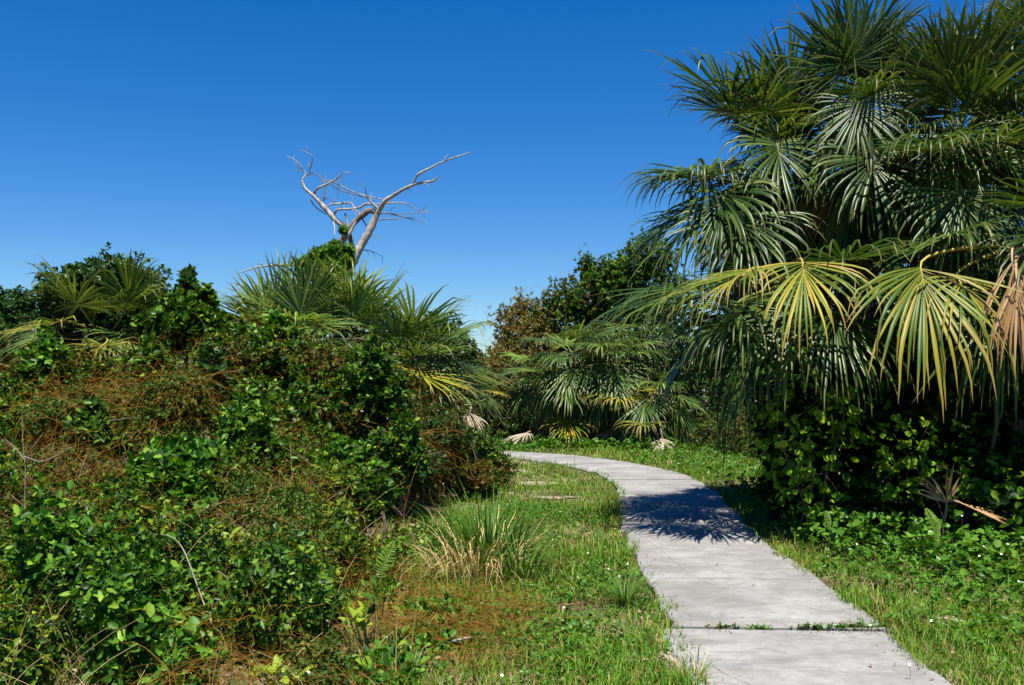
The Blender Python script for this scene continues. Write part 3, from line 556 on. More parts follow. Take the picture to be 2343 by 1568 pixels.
# ------------------------------------------------------------------ shrubs and trees
def shrub(name, label, lumps, n, mat, seed, k=7, L=0.055, wr=0.3, cat='shrub', group=None, base=None, shape='dia', stems=True, twigs=0.10, sr=0.022, spread=(0.5, 1.35), up=0.45, stray=0.05, inner=0.12, rough=0.38, shell=0.22, twl=0.09, crown='foliage', trunk='stem', extra=None):
    """lumps: (px, py, depth, rx_px, rz_px[, ry_m])"""
    rng = np.random.default_rng(seed); W = []
    for l in lumps:
        c = P(*l[:3]); s = l[2] / FPX; rx, rz = l[3] * s, l[4] * s; W.append((*c, rx, l[5] if len(l) > 5 else (rx + rz) / 2, rz))
    W = np.array(W)
    if base is None: base = (W[:, 0].mean(), W[:, 1].mean() + 0.1, 0)
    root = thing(name, label, cat, base, group); base = np.array(base, float)
    T, A, I = crown_tips(W, n, rng, stray=stray, inner=inner, rough=rough, shell=shell)
    pr = [(*rosettes(T, A, k, L, wr, rng, spread, twl, shape, up), 0)]
    part(crown, pr, M[mat], root)
    if stems:
        sp = []
        for q in range(len(W)):
            b = base + np.array([rng.normal(0, 0.12), rng.normal(0, 0.12), -0.05]); c = W[q, :3]
            m = (b + c) / 2 + rng.normal(0, 0.12, 3)
            pts, rr = smoothline([b, m, c, c + np.array([rng.normal(0, .2), 0, W[q, 5] * 0.55])], [sr * 1.3, sr, sr * 0.7, sr * 0.3], 4); sp.append((*tube(pts, rr, 6), 0))
        nt_ = int(len(T) * twigs)
        if nt_:
            s_ = rng.choice(len(T), nt_, replace=False); c = W[I[s_], :3]; t = T[s_]
            u = np.linspace(0, 1, 5)[None, :, None]; a = c + (t - c) * 0.15
            bend = rng.normal(0, 0.06, (nt_, 1, 3)); pl = a[:, None] * (1 - u) + t[:, None] * u + bend * (u * (1 - u) * 4)
            sp.append((*tubes(pl, np.broadcast_to(np.linspace(sr * 0.28, sr * 0.1, 5), (nt_, 5)).copy(), 3), 0))
        part(trunk, sp, M['bark'], root)
    if extra: extra(root, W, T, A, rng)
    return root

def dodder_over(nst, r, name='vine'):
    def f(root, W, T, A, rng):
        K, Mx = nst * 4, 9
        i = rng.choice(len(T), K); p = T[i].copy(); a = A[i]
        d = nrm(np.cross(a, sphere_dirs(K, rng))); pts = [p + a * 0.03]
        for s in range(Mx - 1):
            p = pts[-1] + d * rng.uniform(0.05, 0.14, (K, 1)); d = nrm(d + rng.normal(0, 0.45, (K, 3)) + np.array([0, 0, -0.10])); pts.append(p)
        part(name, [(*ribbons(np.stack(pts, 1), r, rng), 0)], M['dodder'], root)['kind'] = 'stuff'
    return f

TG = 'trees behind the palms and thicket'
def tree(label, lumps, n, mat, seed, **kw):
    k = dict(name='leafy_tree', cat='tree', crown='crown', trunk='trunk', sr=0.055, group=TG, L=0.10, k=6, wr=0.32); k.update(kw); nm = k.pop('name')
    return shrub(nm, label, lumps, n, mat, seed, **k)

# far background
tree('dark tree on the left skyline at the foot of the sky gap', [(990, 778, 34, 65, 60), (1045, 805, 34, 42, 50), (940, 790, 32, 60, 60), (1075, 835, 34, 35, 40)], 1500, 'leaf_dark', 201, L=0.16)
tree('distant low tree closing the gap right where the path vanishes', [(1110, 850, 38, 60, 40), (1160, 845, 36, 50, 45), (1060, 860, 36, 50, 40)], 1300, 'leaf_mid', 202, L=0.16)
tree('small tree draped in brown vines beside the sky gap', [(1195, 740, 29.4, 55, 65), (1165, 800, 29.4, 45, 60), (1230, 790, 28.9, 70, 70), (1200, 860, 28.4, 90, 70)], 2600, 'leaf_tan', 203, L=0.10, stray=0.12, extra=dodder_over(260, 0.004))
tree('tree with yellow leaf flecks right of the brown-vined tree', [(1310, 690, 29.1, 70, 60), (1260, 740, 29.1, 60, 60), (1380, 680, 28.6, 70, 70), (1330, 780, 29.1, 110, 80)], 3000, 'leaf_vine', 204, L=0.10, stray=0.12, extra=dodder_over(120, 0.004))
tree('leafy tree with a thin sprig on top, touching the left crown of tall palms', [(1440, 630, 28.4, 60, 60), (1480, 590, 27.9, 60, 50), (1400, 640, 28.4, 55, 50), (1345, 620, 29.4, 25, 40), (1470, 680, 28.4, 100, 80)], 2800, 'leaf_mid', 205, L=0.10, stray=0.14)
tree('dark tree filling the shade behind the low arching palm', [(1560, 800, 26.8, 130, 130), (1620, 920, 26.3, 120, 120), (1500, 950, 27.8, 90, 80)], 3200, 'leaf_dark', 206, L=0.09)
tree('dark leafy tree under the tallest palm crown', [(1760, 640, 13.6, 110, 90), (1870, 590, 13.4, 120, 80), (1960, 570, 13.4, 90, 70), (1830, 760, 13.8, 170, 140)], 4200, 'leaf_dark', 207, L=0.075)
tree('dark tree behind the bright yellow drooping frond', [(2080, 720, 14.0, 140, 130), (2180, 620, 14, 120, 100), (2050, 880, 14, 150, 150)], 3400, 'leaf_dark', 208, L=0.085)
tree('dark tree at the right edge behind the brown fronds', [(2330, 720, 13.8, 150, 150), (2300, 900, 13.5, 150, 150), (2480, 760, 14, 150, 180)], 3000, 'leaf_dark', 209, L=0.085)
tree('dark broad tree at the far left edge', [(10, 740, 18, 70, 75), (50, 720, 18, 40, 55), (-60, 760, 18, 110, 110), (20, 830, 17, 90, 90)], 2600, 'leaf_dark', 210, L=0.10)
tree('rounded dark tree behind the shrub-covered palm', [(330, 690, 19, 60, 80), (280, 720, 19, 90, 90), (400, 740, 18, 80, 60)], 2000, 'leaf_dark', 211, L=0.10)

for k, (x, y, d, lab) in enumerate([(1010, 930, 29, 'dim shrub in the far gap left of the small bright palm'), (1130, 950, 29, 'green shrub behind the small bright fresh palm'), (1250, 960, 28, 'dark shrub behind the left palm of the bend'), (1370, 960, 28, 'dark shrub behind the yellow-fronded palm of the bend'), (1500, 960, 27.5, 'dark shrub behind the dim palm of the bend'), (900, 900, 24, 'dim shrub behind the golden-fronded palm')]):
    shrub('shrub', lab, [(x, y, d, 75, 70, 0.8), (x + 40, y + 30, d - 0.4, 60, 60, 0.7), (x - 45, y + 40, d, 60, 55, 0.7)], 1100, ['leaf_mid', 'leaf_vine', 'leaf_dark', 'leaf_dark', 'leaf_dark', 'leaf_mid'][k], 260 + k, L=0.10, k=6, group='far shrubs behind the path bend')
rb = np.random.default_rng(12)
for k, (x, y, d) in enumerate([(1330, 880, 32), (1460, 890, 31), (1590, 880, 30), (1720, 880, 27), (1860, 870, 22), (2010, 860, 20), (2170, 860, 19), (2340, 860, 18)]):
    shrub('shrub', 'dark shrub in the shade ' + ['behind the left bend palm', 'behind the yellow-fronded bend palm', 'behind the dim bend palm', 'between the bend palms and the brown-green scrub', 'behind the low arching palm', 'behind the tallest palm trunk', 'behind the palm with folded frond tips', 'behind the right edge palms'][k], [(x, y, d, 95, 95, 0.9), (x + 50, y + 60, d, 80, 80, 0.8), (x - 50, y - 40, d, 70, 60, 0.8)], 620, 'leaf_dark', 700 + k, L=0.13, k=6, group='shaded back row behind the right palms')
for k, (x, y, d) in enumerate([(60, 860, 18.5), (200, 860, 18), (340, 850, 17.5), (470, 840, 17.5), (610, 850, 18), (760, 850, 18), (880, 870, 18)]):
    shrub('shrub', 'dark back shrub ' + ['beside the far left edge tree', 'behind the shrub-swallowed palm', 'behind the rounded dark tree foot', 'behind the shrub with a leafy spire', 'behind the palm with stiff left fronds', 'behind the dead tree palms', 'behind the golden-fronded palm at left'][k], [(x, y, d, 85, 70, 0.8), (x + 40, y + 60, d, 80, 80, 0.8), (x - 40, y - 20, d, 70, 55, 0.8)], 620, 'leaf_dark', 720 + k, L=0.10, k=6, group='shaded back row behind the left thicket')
SG = 'shrubs of the left thicket'
shrub('shrub', 'dark oval-leaved shrub swallowing the leftmost fan palm, twiggy top against sky', [(170, 660, 14.2, 60, 55), (240, 640, 14.6, 80, 55), (310, 670, 14.8, 55, 55), (120, 690, 14.4, 40, 40), (220, 740, 14.8, 120, 70)], 2300, 'leaf_dark', 220, L=0.08, wr=0.3, stray=0.16, group=SG, twigs=0.3)
shrub('shrub', 'shrub with a leafy spire on the skyline between two left palms', [(440, 705, 14.0, 50, 45), (428, 645, 14.0, 17, 28), (400, 740, 13.8, 70, 60), (480, 760, 13.8, 70, 50)], 1500, 'leaf_mid', 221, k=6, L=0.10, wr=0.36, stray=0.1, group=SG, shape='oval')
shrub('shrub', 'broad vine-smothered mound in front of the dead tree palms', [(540, 820, 13.4, 92, 63, 0.76), (660, 814, 13.2, 92, 55, 0.76), (770, 853, 12.8, 92, 59, 0.76), (600, 931, 12.6, 109, 76, 0.76), (740, 950, 12.2, 109, 76, 0.76), (860, 888, 12.8, 76, 67, 0.67)], 6600, 'leaf_vine', 222, k=7, L=0.062, wr=0.36, group=SG, extra=dodder_over(140, 0.0016))
shrub('shrub', 'rust-brown tangled mound with orange vines on the left', [(290, 933, 11.6, 110, 60, 0.68), (180, 953, 11.4, 102, 68, 0.68), (400, 917, 11.4, 94, 68, 0.59), (300, 988, 11.0, 136, 60, 0.59)], 4200, 'leaf_rust', 223, k=7, L=0.05, wr=0.34, group=SG, extra=dodder_over(380, 0.0016))
shrub('shrub', 'green vine-covered bush below the yellow palm fronds at left', [(70, 877, 12.6, 97, 62, 0.7), (190, 858, 12.9, 88, 48, 0.62), (330, 867, 13.0, 70, 53, 0.62), (40, 974, 11.6, 97, 70, 0.7)], 3400, 'leaf_vine', 224, k=7, L=0.062, wr=0.36, group=SG, extra=dodder_over(140, 0.0016))
shrub('shrub', 'dark small-leaved bush below the golden palm fronds', [(890, 980, 12.6, 90, 75, 0.7), (980, 990, 13.2, 85, 65, 0.7), (930, 1060, 12.0, 90, 60, 0.6)], 3600, 'leaf_dark', 225, k=7, L=0.05, wr=0.36, group=SG, extra=dodder_over(140, 0.0016))
shrub('shrub', 'olive bush with pale dotted leaves hiding the far end of the path', [(1060, 1030, 16.5, 75, 55, 0.7), (1110, 1060, 16.0, 55, 50, 0.5), (1000, 1050, 15.0, 60, 50, 0.6), (1130, 1080, 15.2, 45, 45, 0.45), (1090, 1110, 14.0, 60, 50, 0.5)], 3400, 'leaf_vine', 226, k=7, L=0.05, wr=0.36, group=SG)
shrub('shrub', 'bright broad-leaved bush in the middle of the left thicket', [(400, 1050, 9.4, 75, 45), (460, 1060, 9.2, 55, 45), (350, 1080, 9.2, 55, 40), (420, 1130, 9.0, 90, 70)], 560, 'leaf_bright', 227, k=7, L=0.10, wr=0.27, shape='oval', group=SG, stray=0.1)
shrub('shrub', 'tall leafy shrub with dark hollow base right of the bright bush', [(570, 990, 9.9, 55, 50), (560, 1070, 9.7, 90, 70), (630, 1060, 9.8, 60, 50), (520, 1160, 9.2, 110, 80)], 900, 'leaf_mid', 228, k=7, L=0.085, wr=0.28, shape='oval', group=SG, stray=0.1)
shrub('shrub', 'leafy bush with black shade beneath, above the dry grass clump', [(790, 1060, 10.0, 80, 55), (740, 1100, 9.9, 60, 55), (840, 1110, 9.8, 60, 60), (790, 1150, 9.7, 90, 60)], 1000, 'leaf_bright', 229, k=7, L=0.075, wr=0.27, shape='oval', group=SG, stray=0.1)
shrub('shrub', 'brownish twiggy bush at the left edge behind bare white twigs', [(60, 1080, 9.6, 110, 60), (170, 1090, 9.6, 100, 60), (260, 1110, 9.4, 70, 60), (110, 1180, 8.8, 150, 80)], 2200, 'leaf_rust', 230, k=7, L=0.042, wr=0.34, group=SG, twigs=0.3, extra=dodder_over(180, 0.0014))
shrub('shrub', 'sparse reddish bush between the two leafy bushes of the thicket', [(660, 1150, 9.3, 90, 60), (650, 1050, 10.6, 90, 60), (560, 1200, 8.6, 90, 60)], 1500, 'leaf_rust', 231, k=6, L=0.045, wr=0.32, group=SG, twigs=0.3, extra=dodder_over(180, 0.0014))

for k, (x, y, d, w, h, mt, L_, lab) in enumerate([(560, 955, 11.6, 55, 50, 'leaf_bright', 0.09, 'glossy leafy shoot rising from the middle of the vine mound'), (700, 1000, 11.2, 60, 50, 'leaf_mid', 0.085, 'dark leafy shoot at the foot of the vine mound'), (350, 850, 12.2, 45, 50, 'leaf_mid', 0.10, 'broad-leaved shoot behind the rusty mound crest'),
        (110, 830, 12.4, 55, 50, 'leaf_bright', 0.09, 'bright leafy shoot below the leftmost yellow fronds'), (850, 850, 12.0, 55, 60, 'leaf_mid', 0.09, 'leafy shoot left of the golden palm fronds'), (630, 770, 13.0, 50, 40, 'leaf_bright', 0.09, 'leafy shoot on the crest of the vine mound'), (480, 880, 12.0, 50, 60, 'leaf_dark', 0.09, 'dark leafy shoot between the vine mound and the rusty mound'), (210, 980, 10.4, 50, 45, 'leaf_mid', 0.08, 'leafy shoot in front of the rusty mound'), (920, 1010, 11.6, 50, 50, 'leaf_mid', 0.08, 'leafy shoot in front of the dark small-leaved bush')]):
    shrub('leafy_shoot', lab, [(x, y, d, w, h), (x + w * 0.6, y + h * 0.9, d, w * 0.8, h * 0.8), (x - w * 0.6, y + h, d, w * 0.8, h * 0.8), (x, y - h * 0.9, d, w * 0.4, h * 0.6)], 330, mt, 740 + k, k=7, L=L_, wr=0.27, shape='oval', stray=0.15, group='leafy shoots in the left thicket')
RG = 'dark undergrowth beneath the right palms'
rk = dict(shape='oval', k=5, L=0.085, wr=0.44, group=RG, spread=(0.9, 1.6), stray=0.14, rough=0.42, shell=0.25)
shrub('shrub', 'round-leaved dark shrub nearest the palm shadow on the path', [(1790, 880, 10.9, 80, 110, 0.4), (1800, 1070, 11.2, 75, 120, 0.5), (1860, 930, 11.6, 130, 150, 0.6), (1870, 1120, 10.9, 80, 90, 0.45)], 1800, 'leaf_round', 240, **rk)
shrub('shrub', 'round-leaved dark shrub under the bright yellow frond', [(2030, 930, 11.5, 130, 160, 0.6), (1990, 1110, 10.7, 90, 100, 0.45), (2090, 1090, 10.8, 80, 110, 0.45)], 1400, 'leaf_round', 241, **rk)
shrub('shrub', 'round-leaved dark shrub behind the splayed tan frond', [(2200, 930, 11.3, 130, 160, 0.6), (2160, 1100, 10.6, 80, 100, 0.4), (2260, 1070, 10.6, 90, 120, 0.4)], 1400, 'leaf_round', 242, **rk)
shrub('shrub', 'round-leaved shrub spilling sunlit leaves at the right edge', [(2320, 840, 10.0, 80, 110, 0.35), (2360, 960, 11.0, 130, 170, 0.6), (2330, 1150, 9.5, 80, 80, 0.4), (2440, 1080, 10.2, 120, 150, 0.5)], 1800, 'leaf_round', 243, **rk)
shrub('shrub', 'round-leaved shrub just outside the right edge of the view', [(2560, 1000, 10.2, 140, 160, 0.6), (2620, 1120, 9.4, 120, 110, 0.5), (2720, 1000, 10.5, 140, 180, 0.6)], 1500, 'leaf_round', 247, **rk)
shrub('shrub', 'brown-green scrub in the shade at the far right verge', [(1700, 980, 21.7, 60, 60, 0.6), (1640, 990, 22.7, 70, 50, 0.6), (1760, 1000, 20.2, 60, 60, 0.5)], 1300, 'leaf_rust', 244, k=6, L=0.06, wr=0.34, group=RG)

M['leaf_vine_lit'] = leaf_mat('leaf_round_lit', [(0.05, 0.14, 0.012), (0.13, 0.26, 0.02), (0.26, 0.36, 0.03)], 0.45, 0.45, 0.3)  # brighter copy of the round leaf with sunlight put into its colour
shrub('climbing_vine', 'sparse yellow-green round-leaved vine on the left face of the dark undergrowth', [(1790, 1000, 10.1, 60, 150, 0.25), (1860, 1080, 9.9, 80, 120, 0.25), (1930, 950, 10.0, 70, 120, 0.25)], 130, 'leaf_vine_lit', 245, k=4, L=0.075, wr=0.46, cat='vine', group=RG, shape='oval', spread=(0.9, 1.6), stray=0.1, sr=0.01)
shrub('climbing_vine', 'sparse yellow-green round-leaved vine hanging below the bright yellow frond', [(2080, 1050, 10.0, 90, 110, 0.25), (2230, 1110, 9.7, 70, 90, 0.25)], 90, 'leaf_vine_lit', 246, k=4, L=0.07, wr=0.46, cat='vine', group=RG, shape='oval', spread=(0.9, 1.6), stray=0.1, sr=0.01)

# ------------------------------------------------------------------ dead tree
DT = 24.0
def C2(cx, cy, dd=0.0): return P(544.4 + cx * 0.27, 302.4 + cy * 0.27, DT + dd)
RS = 0.27 * DT / FPX
dead = thing('dead_tree', 'bleached dead tree with twisted bare limbs rising above the left thicket', 'tree', C2(880, 1500) * np.array([1, 1, 0]))
rd = np.random.default_rng(77)
def limb(name, pts, rad, mat='deadwood', depth=0.0, depth_end=None, n=8, parent=dead):
    de = depth if depth_end is None else depth_end
    w = [C2(x, y, depth + (de - depth) * i / (len(pts) - 1)) for i, (x, y) in enumerate(pts)]
    q, r = smoothline(w, np.array(rad) * RS * 0.88, 5, 0.05, rd)
    return part(name, [(*tube(q, r, n), 0)], M[mat], parent)
base_c = dead.location
ground_pt = (880, (EYE * FPX / DT + HORIZON - 302.4) / 0.27 + 20)
limb('trunk', [ground_pt, (870, 1700), (890, 1400), (920, 1220), (960, 1110), (1010, 1020), (1060, 930), (1110, 850), (1145, 770), (1180, 690)], [90, 80, 70, 58, 52, 44, 39, 36, 34, 27], n=12)
B = [([(1178, 700), (1210, 640), (1250, 580), (1330, 530), (1400, 485), (1480, 450), (1560, 430), (1650, 415), (1698, 380)], [27, 24, 20, 18, 16, 14, 11, 10, 7], 'deadwood', 0, -0.8),
     ([(1475, 452), (1510, 385), (1540, 350), (1640, 300), (1740, 250), (1840, 215), (1970, 172)], [10, 10, 12, 9, 8, 7, 4], 'deadwood', -0.5, -1.0),
     ([(1185, 690), (1110, 665), (1060, 700), (1010, 740), (960, 800), (910, 870), (860, 930), (810, 990), (790, 1100)], [22, 30, 32, 28, 27, 27, 30, 36, 40], 'darkwood', 0.1, 0.3),
     ([(1000, 760), (950, 850), (900, 930), (850, 1000), (830, 1080), (830, 1300)], [12, 15, 15, 15, 15, 22], 'deadwood', -0.05, 0),
     ([(930, 1300), (945, 1000), (950, 900), (890, 800), (820, 740), (740, 650), (680, 580), (620, 525), (570, 480), (545, 420), (575, 360)], [34, 30, 28, 26, 26, 25, 23, 17, 15, 12, 8], 'deadwood', 0.5, 0.9),
     ([(575, 362), (550, 320), (520, 270), (470, 230), (405, 200)], [8, 6, 5, 4, 2], 'deadwood', 0.9, 0.8),
     ([(552, 335), (515, 328), (475, 333)], [4, 4, 2], 'darkwood', 0.9, 1.1),
     ([(580, 365), (605, 350), (612, 310), (628, 250), (625, 200), (580, 175), (525, 148)], [6, 5, 6, 5, 4, 4, 2], 'deadwood', 0.9, 0.6),
     ([(612, 315), (600, 280), (592, 250)], [5, 5, 3], 'deadwood', 0.9, 0.9),
     ([(575, 370), (620, 352), (670, 362), (710, 395), (735, 440), (735, 500), (725, 585)], [5, 5, 5, 6, 6, 6, 6], 'darkwood', 0.9, 0.7),
     ([(640, 545), (655, 500), (690, 470), (760, 440), (830, 400), (870, 360), (900, 340)], [12, 12, 12, 10, 9, 7, 3], 'deadwood', 0.85, 0.2),
     ([(878, 375), (882, 410), (886, 455)], [3, 3, 2], 'darkwood', 0.3, 0.3),
     ([(740, 370), (742, 410), (740, 440)], [4, 4, 4], 'deadwood', 0.7, 0.7),
     ([(740, 412), (800, 420), (880, 460), (980, 510), (1100, 545), (1240, 575), (1310, 595)], [6, 6, 6, 6, 6, 5, 3], 'deadwood', 0.7, 1.3),
     ([(780, 440), (850, 485), (950, 520), (1040, 545), (1130, 580)], [5, 5, 5, 4, 3], 'darkwood', 0.7, 1.2),
     ([(690, 610), (745, 630), (800, 610), (870, 608), (950, 600), (990, 650), (1030, 700), (1090, 800), (1110, 850)], [6, 7, 9, 10, 9, 8, 8, 7, 6], 'deadwood', 0.8, 0.1),
     ([(805, 720), (830, 670), (870, 655), (960, 652), (1030, 640), (1070, 615), (1130, 610), (1180, 660)], [12, 12, 11, 10, 11, 11, 10, 9], 'deadwood', 0.7, 0.0),
     ([(1130, 610), (1250, 605), (1390, 600), (1460, 630), (1560, 680)], [5, 7, 7, 5, 2], 'deadwood', 0, 0.8),
     ([(1185, 690), (1280, 690), (1400, 720), (1570, 735)], [7, 7, 5, 2], 'darkwood', 0, 0.9),
     ([(1420, 726), (1490, 748), (1570, 772)], [4, 4, 2], 'darkwood', 0.6, 1.0),
     ([(1330, 700), (1450, 690), (1520, 690), (1565, 665)], [4, 4, 4, 2], 'darkwood', 0.4, 0.7),
     ([(1165, 745), (1270, 740), (1400, 735)], [7, 6, 3], 'darkwood', 0, -0.4),
     ([(1190, 655), (1130, 600), (1090, 540), (1075, 460)], [14, 10, 6, 3], 'deadwood', 0, -0.3),
     ([(800, 715), (815, 800), (820, 875)], [7, 8, 4], 'deadwood', 0.7, 0.4),
     ([(808, 710), (825, 670), (860, 630)], [11, 10, 3], 'deadwood', 0.7, 0.5),
     ([(1120, 862), (1160, 885), (1215, 918)], [5, 4, 2], 'darkwood', 0, -0.2),
     ([(1030, 1005), (1075, 1000), (1130, 1010), (1220, 1052)], [4, 4, 4, 2], 'darkwood', 0, 0.3),
     ([(615, 570), (650, 630), (740, 695)], [5, 5, 5], 'darkwood', 0.9, 0.7),
     ([(905, 690), (918, 740), (940, 840)], [9, 12, 12], 'deadwood', 0.5, 0.5),
     ([(700, 545), (740, 560), (840, 600)], [4, 4, 3], 'darkwood', 0.8, 0.9),
     ([(930, 840), (955, 900), (950, 980), (940, 1100)], [16, 20, 20, 22], 'darkwood', 0.3, 0.3),
     ([(0, 1200), (150, 1150), (300, 1130), (470, 1120), (700, 1100), (900, 1180)], [5, 8, 10, 10, 12, 16], 'deadwood', 0.3, 0.1),
     ([(800, 1080), (880, 1150), (915, 1190), (940, 1250)], [9, 14, 12, 6], 'deadwood', -0.3, -0.4),
     ([(735, 1112), (830, 1128), (900, 1160)], [5, 7, 8], 'deadwood', -0.3, -0.2),
     ([(1000, 1115), (985, 1060), (960, 1000)], [5, 6, 4], 'darkwood', -0.2, -0.2)]
for pts, rad, mt, d0, d1 in B:
    limb('branch', pts, rad, mt, d0, d1, 6 if max(rad) < 14 else 9)
    if max(rad) < 28 and len(pts) > 3:                       # fine side twigs
        for k in range(3):
            i = rd.integers(1, len(pts)); x, y = pts[i]; px, py = pts[i - 1]; a = math.atan2(y - py, x - px) + rd.choice([-1, 1]) * rd.uniform(0.5, 1.1); l = rd.uniform(35, 90)
            dd = d0 + (d1 - d0) * i / (len(pts) - 1)
            limb('branch', [(x, y), (x + l * 0.5 * math.cos(a), y + l * 0.5 * math.sin(a)), (x + l * math.cos(a + 0.25), y + l * math.sin(a + 0.25))], [3.2, 2.6, 1.5], mt, dd, dd + rd.normal(0, 0.15), 4)
def c2l(cx, cy, d, rx, rz): return (544.4 + cx * 0.27, 302.4 + cy * 0.27, d, rx * 0.27, rz * 0.27)
shrub('climbing_vine', 'green vine mass climbing the left side of the dead tree', [c2l(600, 1130, 23.6, 130, 90), c2l(720, 1050, 23.6, 130, 90), c2l(820, 1000, 23.7, 80, 90), c2l(860, 1100, 23.7, 120, 80), c2l(930, 1010, 23.8, 60, 60), c2l(890, 830, 23.9, 38, 40), c2l(760, 1200, 23.4, 200, 110)], 3000, 'leaf_bright', 250, k=6, L=0.07, wr=0.34, cat='vine', rough=0.3, base=(C2(860, 1500) * np.array([1, 1, 0]) + np.array([-0.5, -0.5, 0])), sr=0.03)

# ------------------------------------------------------------------ grass and low cover
def blades(xy, h, w, rng, lean=0.5, zbase=0.0):
    n = len(xy); a = rng.uniform(0, 6.28, n); ln = h * lean * rng.uniform(0.2, 1.2, n)
    b = np.column_stack([xy, np.full(n, zbase)]); s = np.column_stack([np.cos(a), np.sin(a), 0 * a]); a2 = a + rng.normal(1.57, 0.5, n)
    d = np.column_stack([np.cos(a2), np.sin(a2), 0 * a2])
    m = b + d * (ln * 0.35)[:, None] + UP * (h * 0.6)[:, None]; t = b + d * ln[:, None] + UP * (h * rng.uniform(0.75, 1.0, n))[:, None]
    W = w[:, None]
    V = np.stack([b - s * W, b + s * W, m + s * W * 0.75, m - s * W * 0.75, t], 1).reshape(-1, 3); i = np.arange(n)[:, None] * 5
    return [(V, i + np.array([[0, 1, 2, 3]]), 0), (np.zeros((0, 3)), np.zeros((0, 3), int), 0)], (V, i + np.array([[3, 2, 4]]))

def left_edge(y):
    y = np.asarray(y, float); j = 0.16 * np.sin(y * 4.1) + 0.12 * np.sin(y * 9.3 + 1)        # X where the thicket gives way to the grass, by depth
    return np.interp(y, [3, 5.4, 7.5, 9, 10.5, 12, 14, 17, 19, 22], [-0.75, -0.66, -0.75, -1.0, -1.0, -0.7, -0.35, -0.15, -0.1, -0.2]) + j
def right_edge(y):
    return np.interp(y, [3, 6, 8, 9.5, 10.2, 11, 13, 16, 20, 26], [9, 8, 5.2, 4.3, 3.3, 3.0, 3.7, 5.0, 6.5, 8])
def field(xy, seed, f): return wob(np.column_stack([xy, 0 * xy[:, 0]]), seed, f)
rg = np.random.default_rng(3)
gB, gT = [], []
for y0, y1, dens, w0 in ((3.4, 6.5, 4200, 0.0028), (6.5, 9.5, 3000, 0.0034), (9.5, 14, 1500, 0.0045), (14, 19, 750, 0.006), (19, 26, 420, 0.009)):
    x0, x1 = (-3.2 if y0 < 9 else -1.5), min(0.56 * y1 + 1.6, 8.5); n = int((x1 - x0) * (y1 - y0) * dens)
    xy = np.column_stack([rg.uniform(x0, x1, n), rg.uniform(y0, y1, n)])
    pd = path_dist(xy); fld = field(xy, 21, 2.2) + 0.6 * field(xy, 22, 6.0)
    keep = (pd > HW - 0.045 + 0.06 * field(xy, 23, 5) + 0.05 * field(xy, 26, 14)) & ((xy[:, 0] > left_edge(xy[:, 1]) - 0.25 + rg.normal(0, 0.12, n)) | (rg.random(n) < 0.22)) & (xy[:, 0] < right_edge(xy[:, 1]) + rg.normal(0, 0.15, n)) & (np.abs(xy[:, 0]) < 0.56 * xy[:, 1] + 1.6)
    keep &= rg.random(n) < np.clip(0.70 + 0.55 * fld, 0.08, 1)
    for sx, sy, sa, sb in SANDS: keep &= (((xy[:, 0] - sx) / sa) ** 2 + ((xy[:, 1] - sy) / sb) ** 2 > rg.uniform(0.2, 1.3, n)) | (rg.random(n) < 0.22)
    xy = xy[keep]; n = len(xy); right = xy[:, 0] > 1.8
    h = rg.gamma(5, 0.011, n) * np.clip(1 + 0.5 * field(xy, 24, 1.8), 0.5, 1.9) * np.where(right, 1.3, 1.1); h += np.where(rg.random(n) < 0.02, rg.uniform(0.05, 0.18, n), 0)
    q, t = blades(xy, h, w0 * rg.uniform(0.7, 1.5, n), rg, 0.9)
    gB.append(q[0]); gT.append((t[0], t[1], 0))
grass_parts = []
for (V, F, m), (V2, F2, _) in zip(gB, gT):
    grass_parts.append((V, F, 0)); 
# quads and tip triangles share vertices: join them through one mesh per band
def mesh_mixed(name, V, F4, F3, mat):
    me = bpy.data.meshes.new(name); V = np.asarray(V, np.float32)
    li = np.concatenate([F4.ravel(), F3.ravel()]).astype(np.int32); n4, n3 = len(F4), len(F3)
    ls = np.concatenate([np.arange(n4) * 4, n4 * 4 + np.arange(n3) * 3]).astype(np.int32)
    me.vertices.add(len(V)); me.vertices.foreach_set('co', V.ravel()); me.loops.add(len(li)); me.loops.foreach_set('vertex_index', li)
    me.polygons.add(n4 + n3); me.polygons.foreach_set('loop_start', ls); me.polygons.foreach_set('loop_total', np.r_[np.full(n4, 4), np.full(n3, 3)].astype(np.int32))
    me.polygons.foreach_set('use_smooth', np.ones(n4 + n3, bool)); me.materials.append(mat); me.update(); me.validate(); return me
off = 0; VV, F4, F3 = [], [], []
for (V, F, m), (V2, T3, _) in zip(gB, gT): VV.append(V); F4.append(F + off); F3.append(T3 + off); off += len(V)
grass = obj('grass', mesh_mixed('grass', np.concatenate(VV), np.concatenate(F4), np.concatenate(F3), M['grass']))
tag(grass, 'short green and straw grass growing on both verges of the path', 'grass', kind='stuff')

